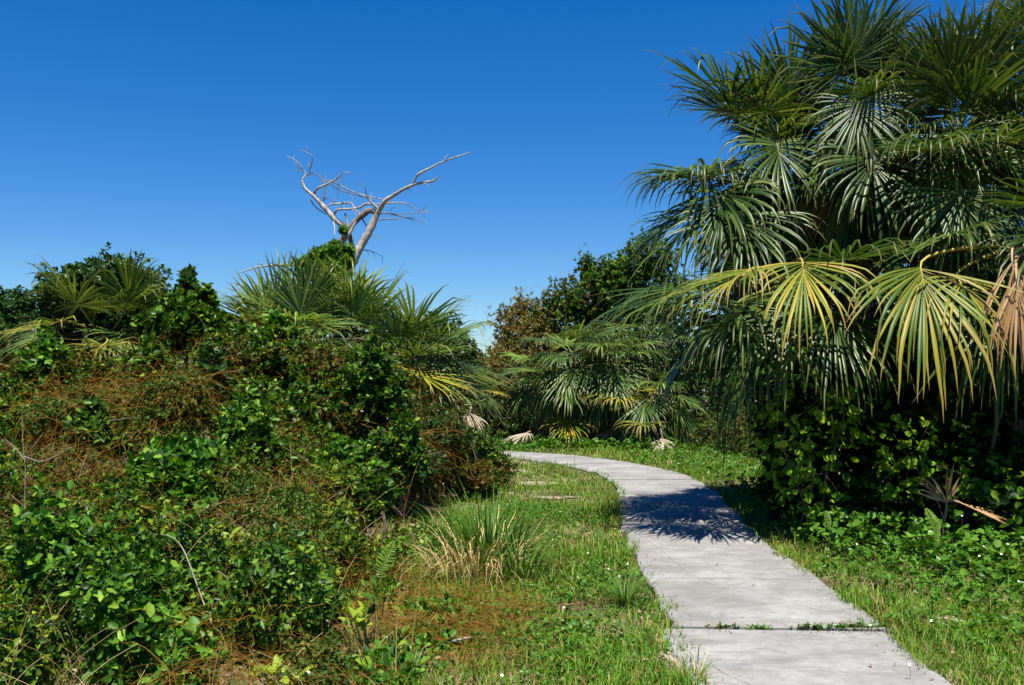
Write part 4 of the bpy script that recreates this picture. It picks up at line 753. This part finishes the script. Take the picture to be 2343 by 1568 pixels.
# broad weed leaves and clover in the grass
def weeds(n, xr, yr, cond, hr, L, rng, mat, name, label, wr=0.4, k=6):
    xy = np.column_stack([rng.uniform(*xr, n), rng.uniform(*yr, n)]); pd = path_dist(xy)
    keep = cond(xy, pd) & (np.abs(xy[:, 0]) < 0.56 * xy[:, 1] + 1.6); xy = xy[keep]
    T = np.column_stack([xy, rng.uniform(*hr, len(xy)) * np.clip(1 + 0.5 * field(xy, 33, 1.7), 0.4, 1.8)])
    A = np.tile(UP, (len(T), 1)) + rng.normal(0, 0.3, (len(T), 3))
    o = obj(name, mesh(name, [(*rosettes(T, A, k, L, wr, rng, (0.8, 1.6), 0.05, 'dia' if L < 0.05 else 'oval'), 0)], M[mat])); return tag(o, label, 'ground cover', kind='stuff')
rw = np.random.default_rng(8)
weeds(11500, (2.2, 8.2), (4, 12), lambda q, d: (d > HW + 0.05) & (q[:, 0] < right_edge(q[:, 1]) + 0.4) & (rw.random(len(q)) < np.clip((q[:, 0] - 2.5) * 0.7 + 0.25 * field(q, 34, 2.0), 0.05, 1)), (0.03, 0.16), 0.045, rw, 'weed', 'ground_cover', 'lush low broadleaf weeds on the right verge under the palms', 0.38)
weeds(1900, (2.9, 8.2), (6.5, 11), lambda q, d: (d > HW + 0.1) & (q[:, 0] > right_edge(q[:, 1]) - 1.6) & (q[:, 0] < right_edge(q[:, 1]) + 0.5), (0.08, 0.34), 0.07, rw, 'weed', 'ground_cover', 'round-leaved creeper spilling from the right undergrowth onto the verge', 0.46, 4)
weeds(13000, (-0.9, 1.3), (4, 13), lambda q, d: (d > HW + 0.04) & (q[:, 0] > left_edge(q[:, 1])) & (rw.random(len(q)) < np.clip(0.35 + 0.7 * field(q, 35, 3.5), 0.03, 1)), (0.02, 0.075), 0.032, rw, 'weed', 'ground_cover', 'small clover-like weeds among the grass left of the path', 0.42)
weeds(1500, (2.5, 6), (12, 24), lambda q, d: (d > HW + 0.15) & (q[:, 0] < right_edge(q[:, 1]) + 0.3), (0.03, 0.2), 0.06, rw, 'weed', 'ground_cover', 'green weeds along the far verge below the bend palms', 0.38)
weeds(900, (-2, 4), (22.6, 25), lambda q, d: d > HW + 0.15, (0.05, 0.3), 0.07, rw, 'weed', 'ground_cover', 'green weeds behind the far stretch of the path', 0.38)

# leaf litter on soil
n = 9000; xy = np.column_stack([rw.uniform(-4, 6, n), rw.uniform(3.6, 12, n)]); xy = xy[(path_dist(xy) > HW + 0.02) & (np.abs(xy[:, 0]) < 0.56 * xy[:, 1] + 0.4)]; n = len(xy)
a = rw.uniform(0, 6.28, n); V, F = leafgeo(np.column_stack([xy, rw.uniform(0.012, 0.05, n)]), np.column_stack([np.cos(a), np.sin(a), rw.normal(0, 0.25, n)]), UP + rw.normal(0, 0.3, (n, 3)), rw.uniform(0.02, 0.06, n), rw.uniform(0.006, 0.016, n))
ps = rw.uniform(seg[np.argmax(line[:, 1] > 3)], seg[np.argmax(line[:, 1] > 13)], 520); pp, _, pn = path_frame(ps); sg = rw.choice([-1, 1], 520)
pp = pp + pn * (sg * (HW - np.abs(rw.normal(0.02, 0.10, 520))))[:, None]; pp[:, 2] = 0.042; a2 = rw.uniform(0, 6.28, 520)
V2, F2 = leafgeo(pp, np.column_stack([np.cos(a2), np.sin(a2), rw.normal(0, 0.1, 520)]), UP + rw.normal(0, 0.15, (520, 3)), rw.uniform(0.008, 0.03, 520), rw.uniform(0.003, 0.008, 520))
F2 = F2 + len(V); V = np.vstack([V, V2]); F = np.vstack([F, F2])
tag(obj('leaf_litter', mesh('leaf_litter', [(V, F, 0)], M['litter'])), 'brown dead leaf litter scattered on the soil beside the path', 'leaf litter', kind='stuff')

# ------------------------------------------------------------------ low undergrowth of the left foreground
ru = np.random.default_rng(19)
def under_h(xy):       # height of the tangle
    e = np.clip((left_edge(xy[:, 1]) - xy[:, 0] + 0.25 * field(xy, 48, 4.0)) / 0.8, 0, 1)
    return e * (0.24 + 0.07 * (xy[:, 1] - 4.5).clip(0) + 0.26 * np.clip(field(xy, 41, 3.4), -0.9, 1) + 0.08 * field(xy, 47, 9.0))
PLANTS = np.array([G(x, y)[:2] for x, y in ((430, 1560), (640, 1568), (600, 1420), (480, 1350), (660, 1360), (800, 1440), (840, 1470))])
domes = []
for tries in range(900):
    y = 5.0 + 5.2 * ru.random() ** 0.9; x = ru.uniform(-0.56 * y - 1.0, left_edge(y) + 0.1); rr = ru.uniform(0.16, 0.34) * (0.8 + 0.045 * y)
    if any(math.hypot(x - q[0], y - q[1]) < (rr + q[3]) * 0.74 for q in domes): continue
    if np.min(np.hypot(PLANTS[:, 0] - x, PLANTS[:, 1] - y)) < 0.26: continue
    edge = min(1.0, max(0.35, (left_edge(y) + 0.25 - x) / 0.8)); rz = rr * ru.uniform(0.7, 1.5) * edge
    domes.append((x, y, rz * ru.uniform(0.5, 1.3) * (0.75 + 0.05 * y) * edge, rr, rr, rz))
domes = np.array(domes); kinds = ru.choice(4, len(domes), p=[0.32, 0.30, 0.18, 0.20]); up_ = []
for kd, (dens, kk, LL, wr_, shp, mi) in enumerate([(560, 6, 0.052, 0.30, 'dia', 0), (300, 6, 0.066, 0.27, 'oval', 1), (700, 6, 0.036, 0.26, 'dia', 2), (560, 5, 0.05, 0.32, 'dia', 3)]):
    sel = domes[kinds == kd]
    T, A, I = crown_tips(sel, int(dens * np.sum(sel[:, 3] * (sel[:, 3] + sel[:, 5])) * 3.2), ru, shell=0.22, inner=0.12, rough=0.4, stray=0.12)
    up_.append((*rosettes(T, A, kk, LL, wr_, ru, (0.5, 1.4), 0.07, shp), mi))
o = obj('undergrowth', mesh('undergrowth', up_, [M['leaf_under'], M['leaf_bright'], M['leaf_rust'], M['leaf_mid']]))
tag(o, 'low tangled green and rusty undergrowth filling the left foreground', 'undergrowth', kind='stuff')
K, Mx = 11000, 10
xy = np.column_stack([ru.uniform(-6, 0.05, K), 3.9 + 6.6 * ru.random(K)]); dn = field(xy, 44, 3.2); ok = (dn > -0.1) & (xy[:, 0] < left_edge(xy[:, 1]) + 0.55) & (np.abs(xy[:, 0]) < 0.56 * xy[:, 1] + 0.4); xy = xy[ok]; K = len(xy)
p = np.column_stack([xy, np.maximum(under_h(xy), 0.02) * ru.uniform(0.3, 1.2, K) + 0.03]); d = sphere_dirs(K, ru) * np.array([1, 1, 0.5]); pts = [p]
for s in range(Mx - 1):
    q = pts[-1] + d * ru.uniform(0.03, 0.075, (K, 1)); q[:, 2] = np.clip(q[:, 2], 0.02, 0.9); d = nrm(d + ru.normal(0, 0.4, (K, 3)) * np.array([1, 1, 0.7]) - UP * 0.06); pts.append(q)
o = obj('vine_tangle', mesh('vine_tangle', [(*ribbons(np.stack(pts, 1), 0.0010, ru), 0)], M['dodder']))
tag(o, 'orange thread-like vines tangled over the left foreground undergrowth', 'vine', kind='stuff')
K, Mx = 2000, 8; c = np.array([G(1040, 1470)[:2], G(1110, 1420)[:2], G(960, 1400)[:2]])[ru.integers(0, 3, K)]
p = np.column_stack([c + ru.normal(0, 0.27, (K, 2)) * np.array([1, 1.6]), ru.uniform(0.015, 0.10, K)]); d = sphere_dirs(K, ru) * np.array([1, 1, 0.3]); pts = [p]
for s_ in range(Mx - 1):
    q = pts[-1] + d * ru.uniform(0.02, 0.05, (K, 1)); q[:, 2] = np.clip(q[:, 2], 0.012, 0.14); d = nrm(d + ru.normal(0, 0.4, (K, 3)) * np.array([1, 1, 0.4])); pts.append(q)
o = obj('vine_mat', mesh('vine_mat', [(*ribbons(np.stack(pts, 1), 0.0011, ru), 0)], M['dodder'])); tag(o, 'mat of orange thread vine over the grass beside the white stick', 'vine', kind='stuff')
# dry stalks and grass stems in the tangle
K, Mx = 1500, 6
xy = np.column_stack([ru.uniform(-6, 0.0, K), 3.9 + 7 * ru.random(K)]); ok = (np.abs(xy[:, 0]) < 0.56 * xy[:, 1] + 0.4) & (xy[:, 0] < left_edge(xy[:, 1]) + 0.35); xy = xy[ok]; K = len(xy)
hh = np.maximum(under_h(xy), 0.1) * ru.uniform(0.8, 1.7, K); a = ru.uniform(0, 6.28, K); ln = ru.uniform(0.1, 1.0, K) * hh
u = np.linspace(0, 1, Mx)[None, :, None]; dv = np.column_stack([np.cos(a), np.sin(a), 0 * a]) * ln[:, None]
pl = np.column_stack([xy, 0 * a])[:, None] + dv[:, None] * u ** 1.6 + UP * (hh[:, None, None] * (u - 0.18 * u ** 3))
o = obj('dry_stalks', mesh('dry_stalks', [(*tubes(pl, np.broadcast_to(np.linspace(0.0022, 0.0011, Mx), (K, Mx)).copy(), 3), 0)], M['straw']))
tag(o, 'thin dry straw stalks poking through the left undergrowth', 'stalks', kind='stuff')

# individual broad-leaved plants, each leaf its own object
def leaf_mesh(name, mat, L=1.0, W=0.24, nn=5):
    u = np.linspace(0, 1, nn + 1); w = W * np.sin(np.pi * np.clip(u * 0.86 + 0.07, 0, 1)) ** 0.8; w[0] = 0.03; w[-1] = 0.01
    z = 0.10 * u - 0.32 * u ** 2; c = np.column_stack([u, 0 * u, z]); l = np.column_stack([u, w, z + w * 0.35]); r = np.column_stack([u, -w, z + w * 0.35])
    V = np.stack([l, c, r], 1).reshape(-1, 3); i = np.arange(nn)[:, None] * 3; F = np.concatenate([i + np.array([0, 1, 4, 3]), i + np.array([1, 2, 5, 4])])
    return mesh(name, [(V, F, 0)], mat)
LM = {m: [leaf_mesh('leaf', M[m], 1, w) for w in (0.22, 0.28)] for m in ('leaf_bright', 'leaf_lime', 'leaf_mid')}
def leafy_plant(label, px, py, d, h, nst, nlf, L, mat, seed, spread=0.25, group='broad-leaved plants in the left undergrowth'):
    rng = np.random.default_rng(seed); top = P(px, py, d); base = np.array([top[0], top[1] + 0.05, 0.0]); h = max(h, top[2])
    root = thing('leafy_plant', label, 'plant', base, group)
    for s in range(nst):
        a = rng.uniform(0, 6.28); r_ = spread * math.sqrt(rng.random()); tip = np.array([r_ * math.cos(a), r_ * math.sin(a), h * rng.uniform(0.7, 1.08)])
        pts, rr = smoothline([np.zeros(3) + rng.normal(0, 0.02, 3) * np.array([1, 1, 0]), tip * np.array([0.6, 0.6, 0.55]), tip], [0.006, 0.005, 0.003], 4)
        st = obj('stem', mesh('stem', [(*tube(pts, rr, 5), 0)], M['petiole']), root)
        for k in range(nlf):
            u = 1 - 0.42 * (k / nlf) ; q = np.array([np.interp(u, np.linspace(0, 1, len(pts)), pts[:, c]) for c in range(3)])
            o = obj('leaf', LM[mat][rng.integers(2)], root); o.location = q
            az = k * 2.4 + rng.normal(0, 0.3); e = rng.uniform(0.0, 0.9) if k > 1 else rng.uniform(0.8, 1.3)
            o.rotation_euler = (rng.normal(0, 0.3), -e, az); o.scale = (L * rng.uniform(0.7, 1.2),) * 3
    return root
leafy_plant('large bright-leaved plant at the bottom edge of the left foreground', 430, 1470, 5.2, 0.2, 7, 8, 0.105, 'leaf_bright', 301, 0.20)
leafy_plant('yellow-green plant at the bottom edge right of the large bright-leaved one', 640, 1525, 5.1, 0.15, 6, 6, 0.09, 'leaf_lime', 302, 0.2)
leafy_plant('bright leafy plant beside the dry bent stem', 600, 1285, 6.5, 0.3, 6, 8, 0.095, 'leaf_bright', 303, 0.2)
leafy_plant('pale green leafy plant above the dry bent stem', 480, 1195, 7.0, 0.4, 4, 7, 0.10, 'leaf_lime', 304, 0.16)
leafy_plant('bright plant rising right of the bent stem below the tall leafy shrub', 660, 1200, 7.0, 0.4, 5, 8, 0.10, 'leaf_bright', 305, 0.2)
leafy_plant('dark glossy plant under the fern by the dry grass clump', 800, 1350, 6.1, 0.25, 6, 7, 0.075, 'leaf_mid', 306, 0.28)
leafy_plant('yellow-green pair of leaves on a small plant below the fern', 840, 1405, 5.8, 0.15, 4, 5, 0.09, 'leaf_lime', 307, 0.14)
leafy_plant('bright small plant at the left of the lower foreground tangle', 250, 1500, 5.3, 0.15, 4, 6, 0.05, 'leaf_bright', 308, 0.22)
leafy_plant('dark green plant with heart-shaped leaves in the middle of the left tangle', 430, 1330, 6.4, 0.3, 4, 5, 0.08, 'leaf_mid', 309, 0.25)
leafy_plant('fresh leafy plant at the far left edge beneath the bare twigs', 60, 1290, 6.9, 0.3, 4, 6, 0.06, 'leaf_bright', 310, 0.25)
leafy_plant('sunlit leafy shoot at the foot of the bush with black shade', 870, 1330, 6.9, 0.2, 3, 6, 0.06, 'leaf_bright', 311, 0.16)
leafy_plant('leafy plant at the bottom left corner of the tangle', 110, 1540, 5.2, 0.12, 4, 6, 0.05, 'leaf_mid', 312, 0.22)
yl = thing('yellow_leaf', 'single yellow leaf caught in the left thicket', 'leaf', P(352, 1160, 7.6)); 
o = obj('blade', leaf_mesh('yellow_leaf', M['leaf_yellow'], 1, 0.3), yl); o.scale = (0.085,) * 3; o.rotation_euler = (1.0, -0.2, 3.3)
obj('leaf_stalk', mesh('leaf_stalk', [(*tube([(0, 0, 0), (0.02, 0.03, -0.06), (0.0, 0.06, -0.22)], [0.002, 0.002, 0.003], 4), 0)], M['petiole_y']), yl)

# ferns
def fern(label, pts_px, d, L, seed):
    rng = np.random.default_rng(seed); w = [P(x, y, d) for x, y in pts_px]; root = thing('fern', label, 'fern', (w[0][0], w[0][1], 0), 'sword ferns')
    w = [np.array([w[0][0], w[0][1], 0.0])] + w if w[0][2] > 0.05 else w
    pts, rr = smoothline(w, np.linspace(0.003, 0.001, len(w)), 12)
    fr = part('frond', [(*tube(pts, rr, 4), 0)], M['petiole'], root)
    s0 = int(len(pts) * (0.35 if len(w) > len(pts_px) else 0.1)); q = pts[s0:]; qq = np.repeat(np.stack([np.interp(np.linspace(0, 1, 26), np.linspace(0, 1, len(q)), q[:, c]) for c in range(3)], 1), 2, 0)
    t = nrm(np.gradient(qq[::2], axis=0)); t = np.repeat(t, 2, 0); sd = nrm(np.cross(t, np.array([0, -1.0, 0.2]))) * np.tile([1, -1], 26)[:, None]
    u = np.repeat(np.linspace(0, 1, 26), 2); ll = L * np.sin(np.pi * np.clip(u * 0.85 + 0.12, 0, 1)) + 0.008
    V, F = leafgeo(qq, sd + t * 0.35 + rng.normal(0, 0.08, t.shape), np.array([0, -1.0, 0.5]) + 0 * t, ll, np.full(len(ll), 0.008), 'oval')
    o = obj('leaflets', mesh('leaflets', [(V - np.array(root.location), F, 0)], M['fern']), fr); o['kind'] = 'stuff'
fern('bright sword fern frond standing left of the dry grass clump', [(872, 1320), (880, 1285), (900, 1240)], 6.7, 0.06, 1)
fern('small sword fern frond at the lower left edge', [(62, 1460), (66, 1435), (72, 1405)], 5.6, 0.03, 2)
fern('sword fern frond arching in the right undergrowth', [(2142, 1235), (2135, 1200), (2118, 1165)], 8.4, 0.06, 3)
fern('tiny sword fern upright at the edge of the right shrubs', [(1896, 1210), (1893, 1190), (1890, 1170)], 9.3, 0.03, 4)
fern('faint sword fern among twigs at the left edge', [(98, 1385), (102, 1355), (100, 1325)], 6.2, 0.025, 5)

# grass clumps, blade by blade
def clump(label, x, y, n, hr, w, mats, seed, lean=(0.2, 1.0), r=0.2, name='grass_clump', arch=1.0, wig=0.006):
    rng = np.random.default_rng(seed); g = G(x, y); root = thing(name, label, 'grass', (g[0], g[1], 0), 'tall grass clumps')
    for k in range(n):
        a = rng.uniform(0, 6.28); rr = r * math.sqrt(rng.random()); h = rng.uniform(*hr); ln = h * rng.uniform(*lean); o = np.array([math.cos(a), math.sin(a), 0]); b = o * rr
        u = np.linspace(0, 1, 7); ka = rng.uniform(0.1, 0.55) * arch; pts = b + o[None] * (ln * u ** 1.5)[:, None] + UP * (h * (u - ka * u ** 3))[:, None] + np.cumsum(rng.normal(0, wig, (7, 3)), 0) * u[:, None]
        s = np.array([-o[1], o[0], 0]); ww = w * rng.uniform(0.7, 1.3) * (1 - u ** 2 * 0.92); V = np.stack([pts - s * ww[:, None], pts + s * ww[:, None]], 1).reshape(-1, 3); i = np.arange(6) * 2
        m = mats[0] if rng.random() > 0.0 and len(mats) == 1 else mats[int(rng.random() < mats[2])]
        obj('blade', mesh('blade', [(V, np.stack([i, i + 1, i + 3, i + 2], 1), 0)], M[m]), root)
    return root
clump('large tall green grass clump standing behind the dry curled grass', 1120, 1290, 300, (0.4, 0.92), 0.0075, ['tall_grass'], 401, (0.1, 0.8), 0.40)
clump('dry straw-coloured curled grass clump left of the path verge', 1085, 1325, 160, (0.3, 0.72), 0.0052, ['straw', 'tall_grass', 0.15], 402, (0.3, 0.9), 0.42, arch=1.65, wig=0.035)
clump('dark green grass clump leaning right beside the dry grass', 1190, 1325, 120, (0.3, 0.62), 0.006, ['tall_grass'], 403, (0.3, 1.1), 0.24)
clump('green grass tuft overhanging the left edge of the path', 1430, 1385, 110, (0.15, 0.36), 0.0045, ['tall_grass'], 404, (0.3, 1.3), 0.12)
clump('wispy grey-green grass clump at the bottom edge in front of the tangle', 880, 1560, 70, (0.12, 0.3), 0.003, ['tall_grass', 'straw', 0.25], 405, (0.1, 0.7), 0.28)
clump('small grass tuft at the bottom left corner of the path', 1590, 1566, 26, (0.08, 0.22), 0.003, ['straw', 'tall_grass', 0.7], 406, (0.3, 1.2), 0.1)
clump('short grass tuft under the wispy stems left of the lower verge', 1230, 1400, 50, (0.06, 0.18), 0.003, ['tall_grass'], 407, (0.3, 1.0), 0.15)
# weeds in the open joint of the slabs
def jweed(label, x, y, n, seed, h=(0.02, 0.06)):
    root = clump(label, x, y, n, h, 0.003, ['tall_grass', 'litter', 0.35], seed, (0.5, 1.8), 0.085, name='joint_weed', wig=0.004); rng = np.random.default_rng(seed); m_ = 26
    T = np.column_stack([rng.normal(0, 0.07, m_), rng.normal(0, 0.012, m_), rng.uniform(0.035, 0.06, m_)]); root_l = obj('leaf_mat', mesh('leaf_mat', [(*rosettes(T, np.tile(UP, (m_, 1)), 5, 0.022, 0.35, rng, (0.9, 1.6), 0.02), 0)], M['weed' if seed % 2 else 'leaf_rust']), root); root_l['kind'] = 'stuff'; return root
for k, (x, lab) in enumerate([(1655, 'tiny weed tuft in the open slab joint, nearest its left end'), (1730, 'low brown-green weed in the open slab joint, second from its left end'), (1850, 'thin weed in the middle of the open slab joint'), (1905, 'weed just right of the middle of the open slab joint'), (1945, 'wider weed toward the right of the open slab joint'), (1985, 'tallest weed at the right end of the open slab joint')]):
    jweed(lab, x, 1449 - (k > 3) * 3, 34 + 6 * k, 420 + k, (0.04, 0.075 + 0.02 * (k == 5) * 4))

# single tall thin grass stems
def stalk(name, label, pts, r, mat='straw', cat='stem', d=None, group=None):
    w = []
    w = [np.asarray(q, float) for q in pts]
    root_loc = np.array([w[0][0], w[0][1], max(0, w[0][2])]); p, rr = smoothline(w, r, 6, 0.1, np.random.default_rng(len(label)))
    o = obj(name, mesh(name, [(p_ - root_loc, f, 0) for p_, f in [tube(p, rr, 6)]], M[mat])); o.location = tuple(root_loc); return tag(o, label, cat, group)
stalk('dried_weed', 'bare grey stem arching over and down in the left foreground', [G(498, 1490), P(485, 1430, 6.0), P(462, 1370, 6.1), P(425, 1270, 6.2), P(395, 1230, 6.25), P(352, 1222, 6.3)], [0.005, 0.005, 0.0045, 0.004, 0.003, 0.0015], 'twig', 'stem')
stalk('tall_grass', 'tall thin pale grass stem with seed head, left of the lower verge', [G(905, 1560), P(907, 1450, 5.5), P(912, 1370, 5.5), P(920, 1290, 5.5)], [0.002, 0.002, 0.0018, 0.001], 'straw', 'stem', group='thin standing grass stems')
stalk('tall_grass', 'tall thin grass stem leaning right next to the seeded one', [G(935, 1540), P(945, 1450, 5.6), P(955, 1380, 5.6), P(965, 1300, 5.6)], [0.002, 0.002, 0.0018, 0.001], 'straw', 'stem', group='thin standing grass stems')
def bare_twig(label, segs, seed):
    w0 = P(*segs[0][0]); root = thing('bare_twig', label, 'twig', (w0[0], w0[1], 0), 'bare pale twigs')
    for s in segs:
        w = [P(*q) for q in s]; p, rr = smoothline(w, np.linspace(0.0045, 0.0018, len(w)), 5, 0.12, np.random.default_rng(seed)); part('branch', [(*tube(p, rr, 5), 0)], M['twig'], root)
bare_twig('forked bare pale twig standing at the left edge of the thicket', [[(58, 1260, 7.9), (57, 1140, 7.9), (58, 1080, 7.9), (52, 1010, 7.9), (50, 935, 7.9)], [(57, 1060, 7.9), (70, 1030, 7.8), (100, 990, 7.8)], [(54, 1050, 7.9), (35, 1025, 7.9), (12, 1005, 7.9)], [(57, 1045, 7.9), (100, 1055, 7.7), (165, 1022, 7.7)]], 1)
bare_twig('low crossed bare twigs at the left edge under the forked one', [[(20, 1225, 7.6), (40, 1215, 7.5), (75, 1228, 7.5)], [(75, 1240, 7.5), (95, 1210, 7.4), (125, 1185, 7.4)], [(20, 1330, 6.8), (60, 1360, 6.8), (90, 1385, 6.7)], [(140, 1345, 6.7), (200, 1370, 6.6)]], 2)
bare_twig('thin bare brown twig in the lower tangle below the small ferns', [[(180, 1405, 6.0), (260, 1440, 5.9), (330, 1500, 5.8)], [(380, 1500, 5.6), (440, 1550, 5.5), (470, 1580, 5.4)]], 3)
bare_twig('pale broken twig lying against the leafy plant below the fern', [[(720, 1360, 6.4), (735, 1335, 6.4), (750, 1325, 6.3)], [(640, 1290, 6.9), (560, 1340, 6.6), (490, 1300, 6.7)]], 4)
st = stalk('fallen_stick', 'short white stick lying on the orange-tinged grass left of the path', [G(1030, 1468, 0.06), G(1052, 1463, 0.07), G(1078, 1458, 0.06)], [0.009, 0.010, 0.007], 'deadwood', 'stick')

# daisies
rf = np.random.default_rng(55)
def daisy(x, y, h, w):
    d = (EYE - h) * FPX / (y - HORIZON); top = P(x, y, d); root = thing('daisy', 'small white daisy ' + w, 'flower', (top[0], top[1], 0), 'white daisies')
    hd = np.array([0, 0, top[2]]); obj('stem', mesh('stem', [(*tube([(0, 0, 0), (0.01, 0.01, top[2] * 0.6), hd], [0.0018, 0.0015, 0.0012], 4), 0)], M['petiole']), root)
    a = np.arange(7) * 2 * math.pi / 7 + rf.uniform(0, 1); tl = np.array([rf.normal(0, 0.3), -0.6, 0.8]); tl = nrm(tl); e1 = nrm(np.cross(tl, [1.0, 0, 0])); e2 = np.cross(tl, e1)
    dv = e1 * np.cos(a)[:, None] + e2 * np.sin(a)[:, None]
    V, F = leafgeo(np.tile(hd, (7, 1)), dv, np.tile(tl, (7, 1)), np.full(7, 0.0095), np.full(7, 0.0036), 'oval', 0.05)
    obj('petals', mesh('petals', [(V, F, 0)], M['petal']), root)
    dc, df = tube([hd - tl * 0.001, hd + tl * 0.003, hd + tl * 0.004], [0.0042, 0.0035, 0.0004], 8); obj('flower_centre', mesh('flower_centre', [(dc, df, 0)], M['disc']), root)
for x, y, h, w in [(1014, 1107, 0.45, 'standing high at the top of the tall green grass clump'), (1392, 1302, 0.12, 'in the grass, leftmost of three beside the left path edge'), (1416, 1318, 0.15, 'in the grass, lowest of three beside the left path edge'), (1435, 1290, 0.12, 'in the grass, nearest the left path edge of three'),
    (1345, 1265, 0.1, 'in the left verge just right of the leaning grass'), (705, 1538, 0.2, 'at the bottom edge in the left tangle'), (1148, 1545, 0.12, 'at the bottom edge in the left verge'), (2130, 1420, 0.15, 'in the right verge level with the open slab joint'), (2200, 1180, 0.4, 'by the splayed tan frond'), (2250, 1250, 0.3, 'second highest of the cluster at the right edge'),
    (2290, 1268, 0.25, 'rightmost low one of the cluster at the right edge'), (2305, 1245, 0.3, 'highest of the cluster at the right edge'), (2240, 1272, 0.25, 'lowest left one of the cluster at the right edge'), (1960, 1245, 0.3, 'in front of the dark shrub under the yellow frond'), (2080, 1520, 0.12, 'beside the right edge of the nearest slab'), (1990, 1430, 0.1, 'at the right end of the open slab joint'),
    (1290, 1390, 0.08, 'low in the left verge near the short grass tuft'), (1265, 1235, 0.12, 'in the left verge below the sandy patches'), (2330, 1330, 0.2, 'alone in the weeds at the right edge')]: daisy(x, y, h, w)

# fallen leaves on the concrete
for x, y, lab in [(1993, 1523, 'small reddish fallen leaf on the nearest slab of the path'), (1728, 1338, 'small brown fallen leaf on a slab beyond the open joint'), (1452, 1158, 'tiny brown leaf at the left edge of the path near the palm shadow'), (1640, 1290, 'dry leaf crumb on the path below the palm shadow')]:
    g = G(x, y, 0.045); o = obj('fallen_leaf', leaf_mesh('fallen_leaf', M['litter'], 1, 0.3)); o.location = tuple(g); o.scale = (0.035,) * 3; o.rotation_euler = (0.2, -0.15, x * 1.7); tag(o, lab, 'leaf')
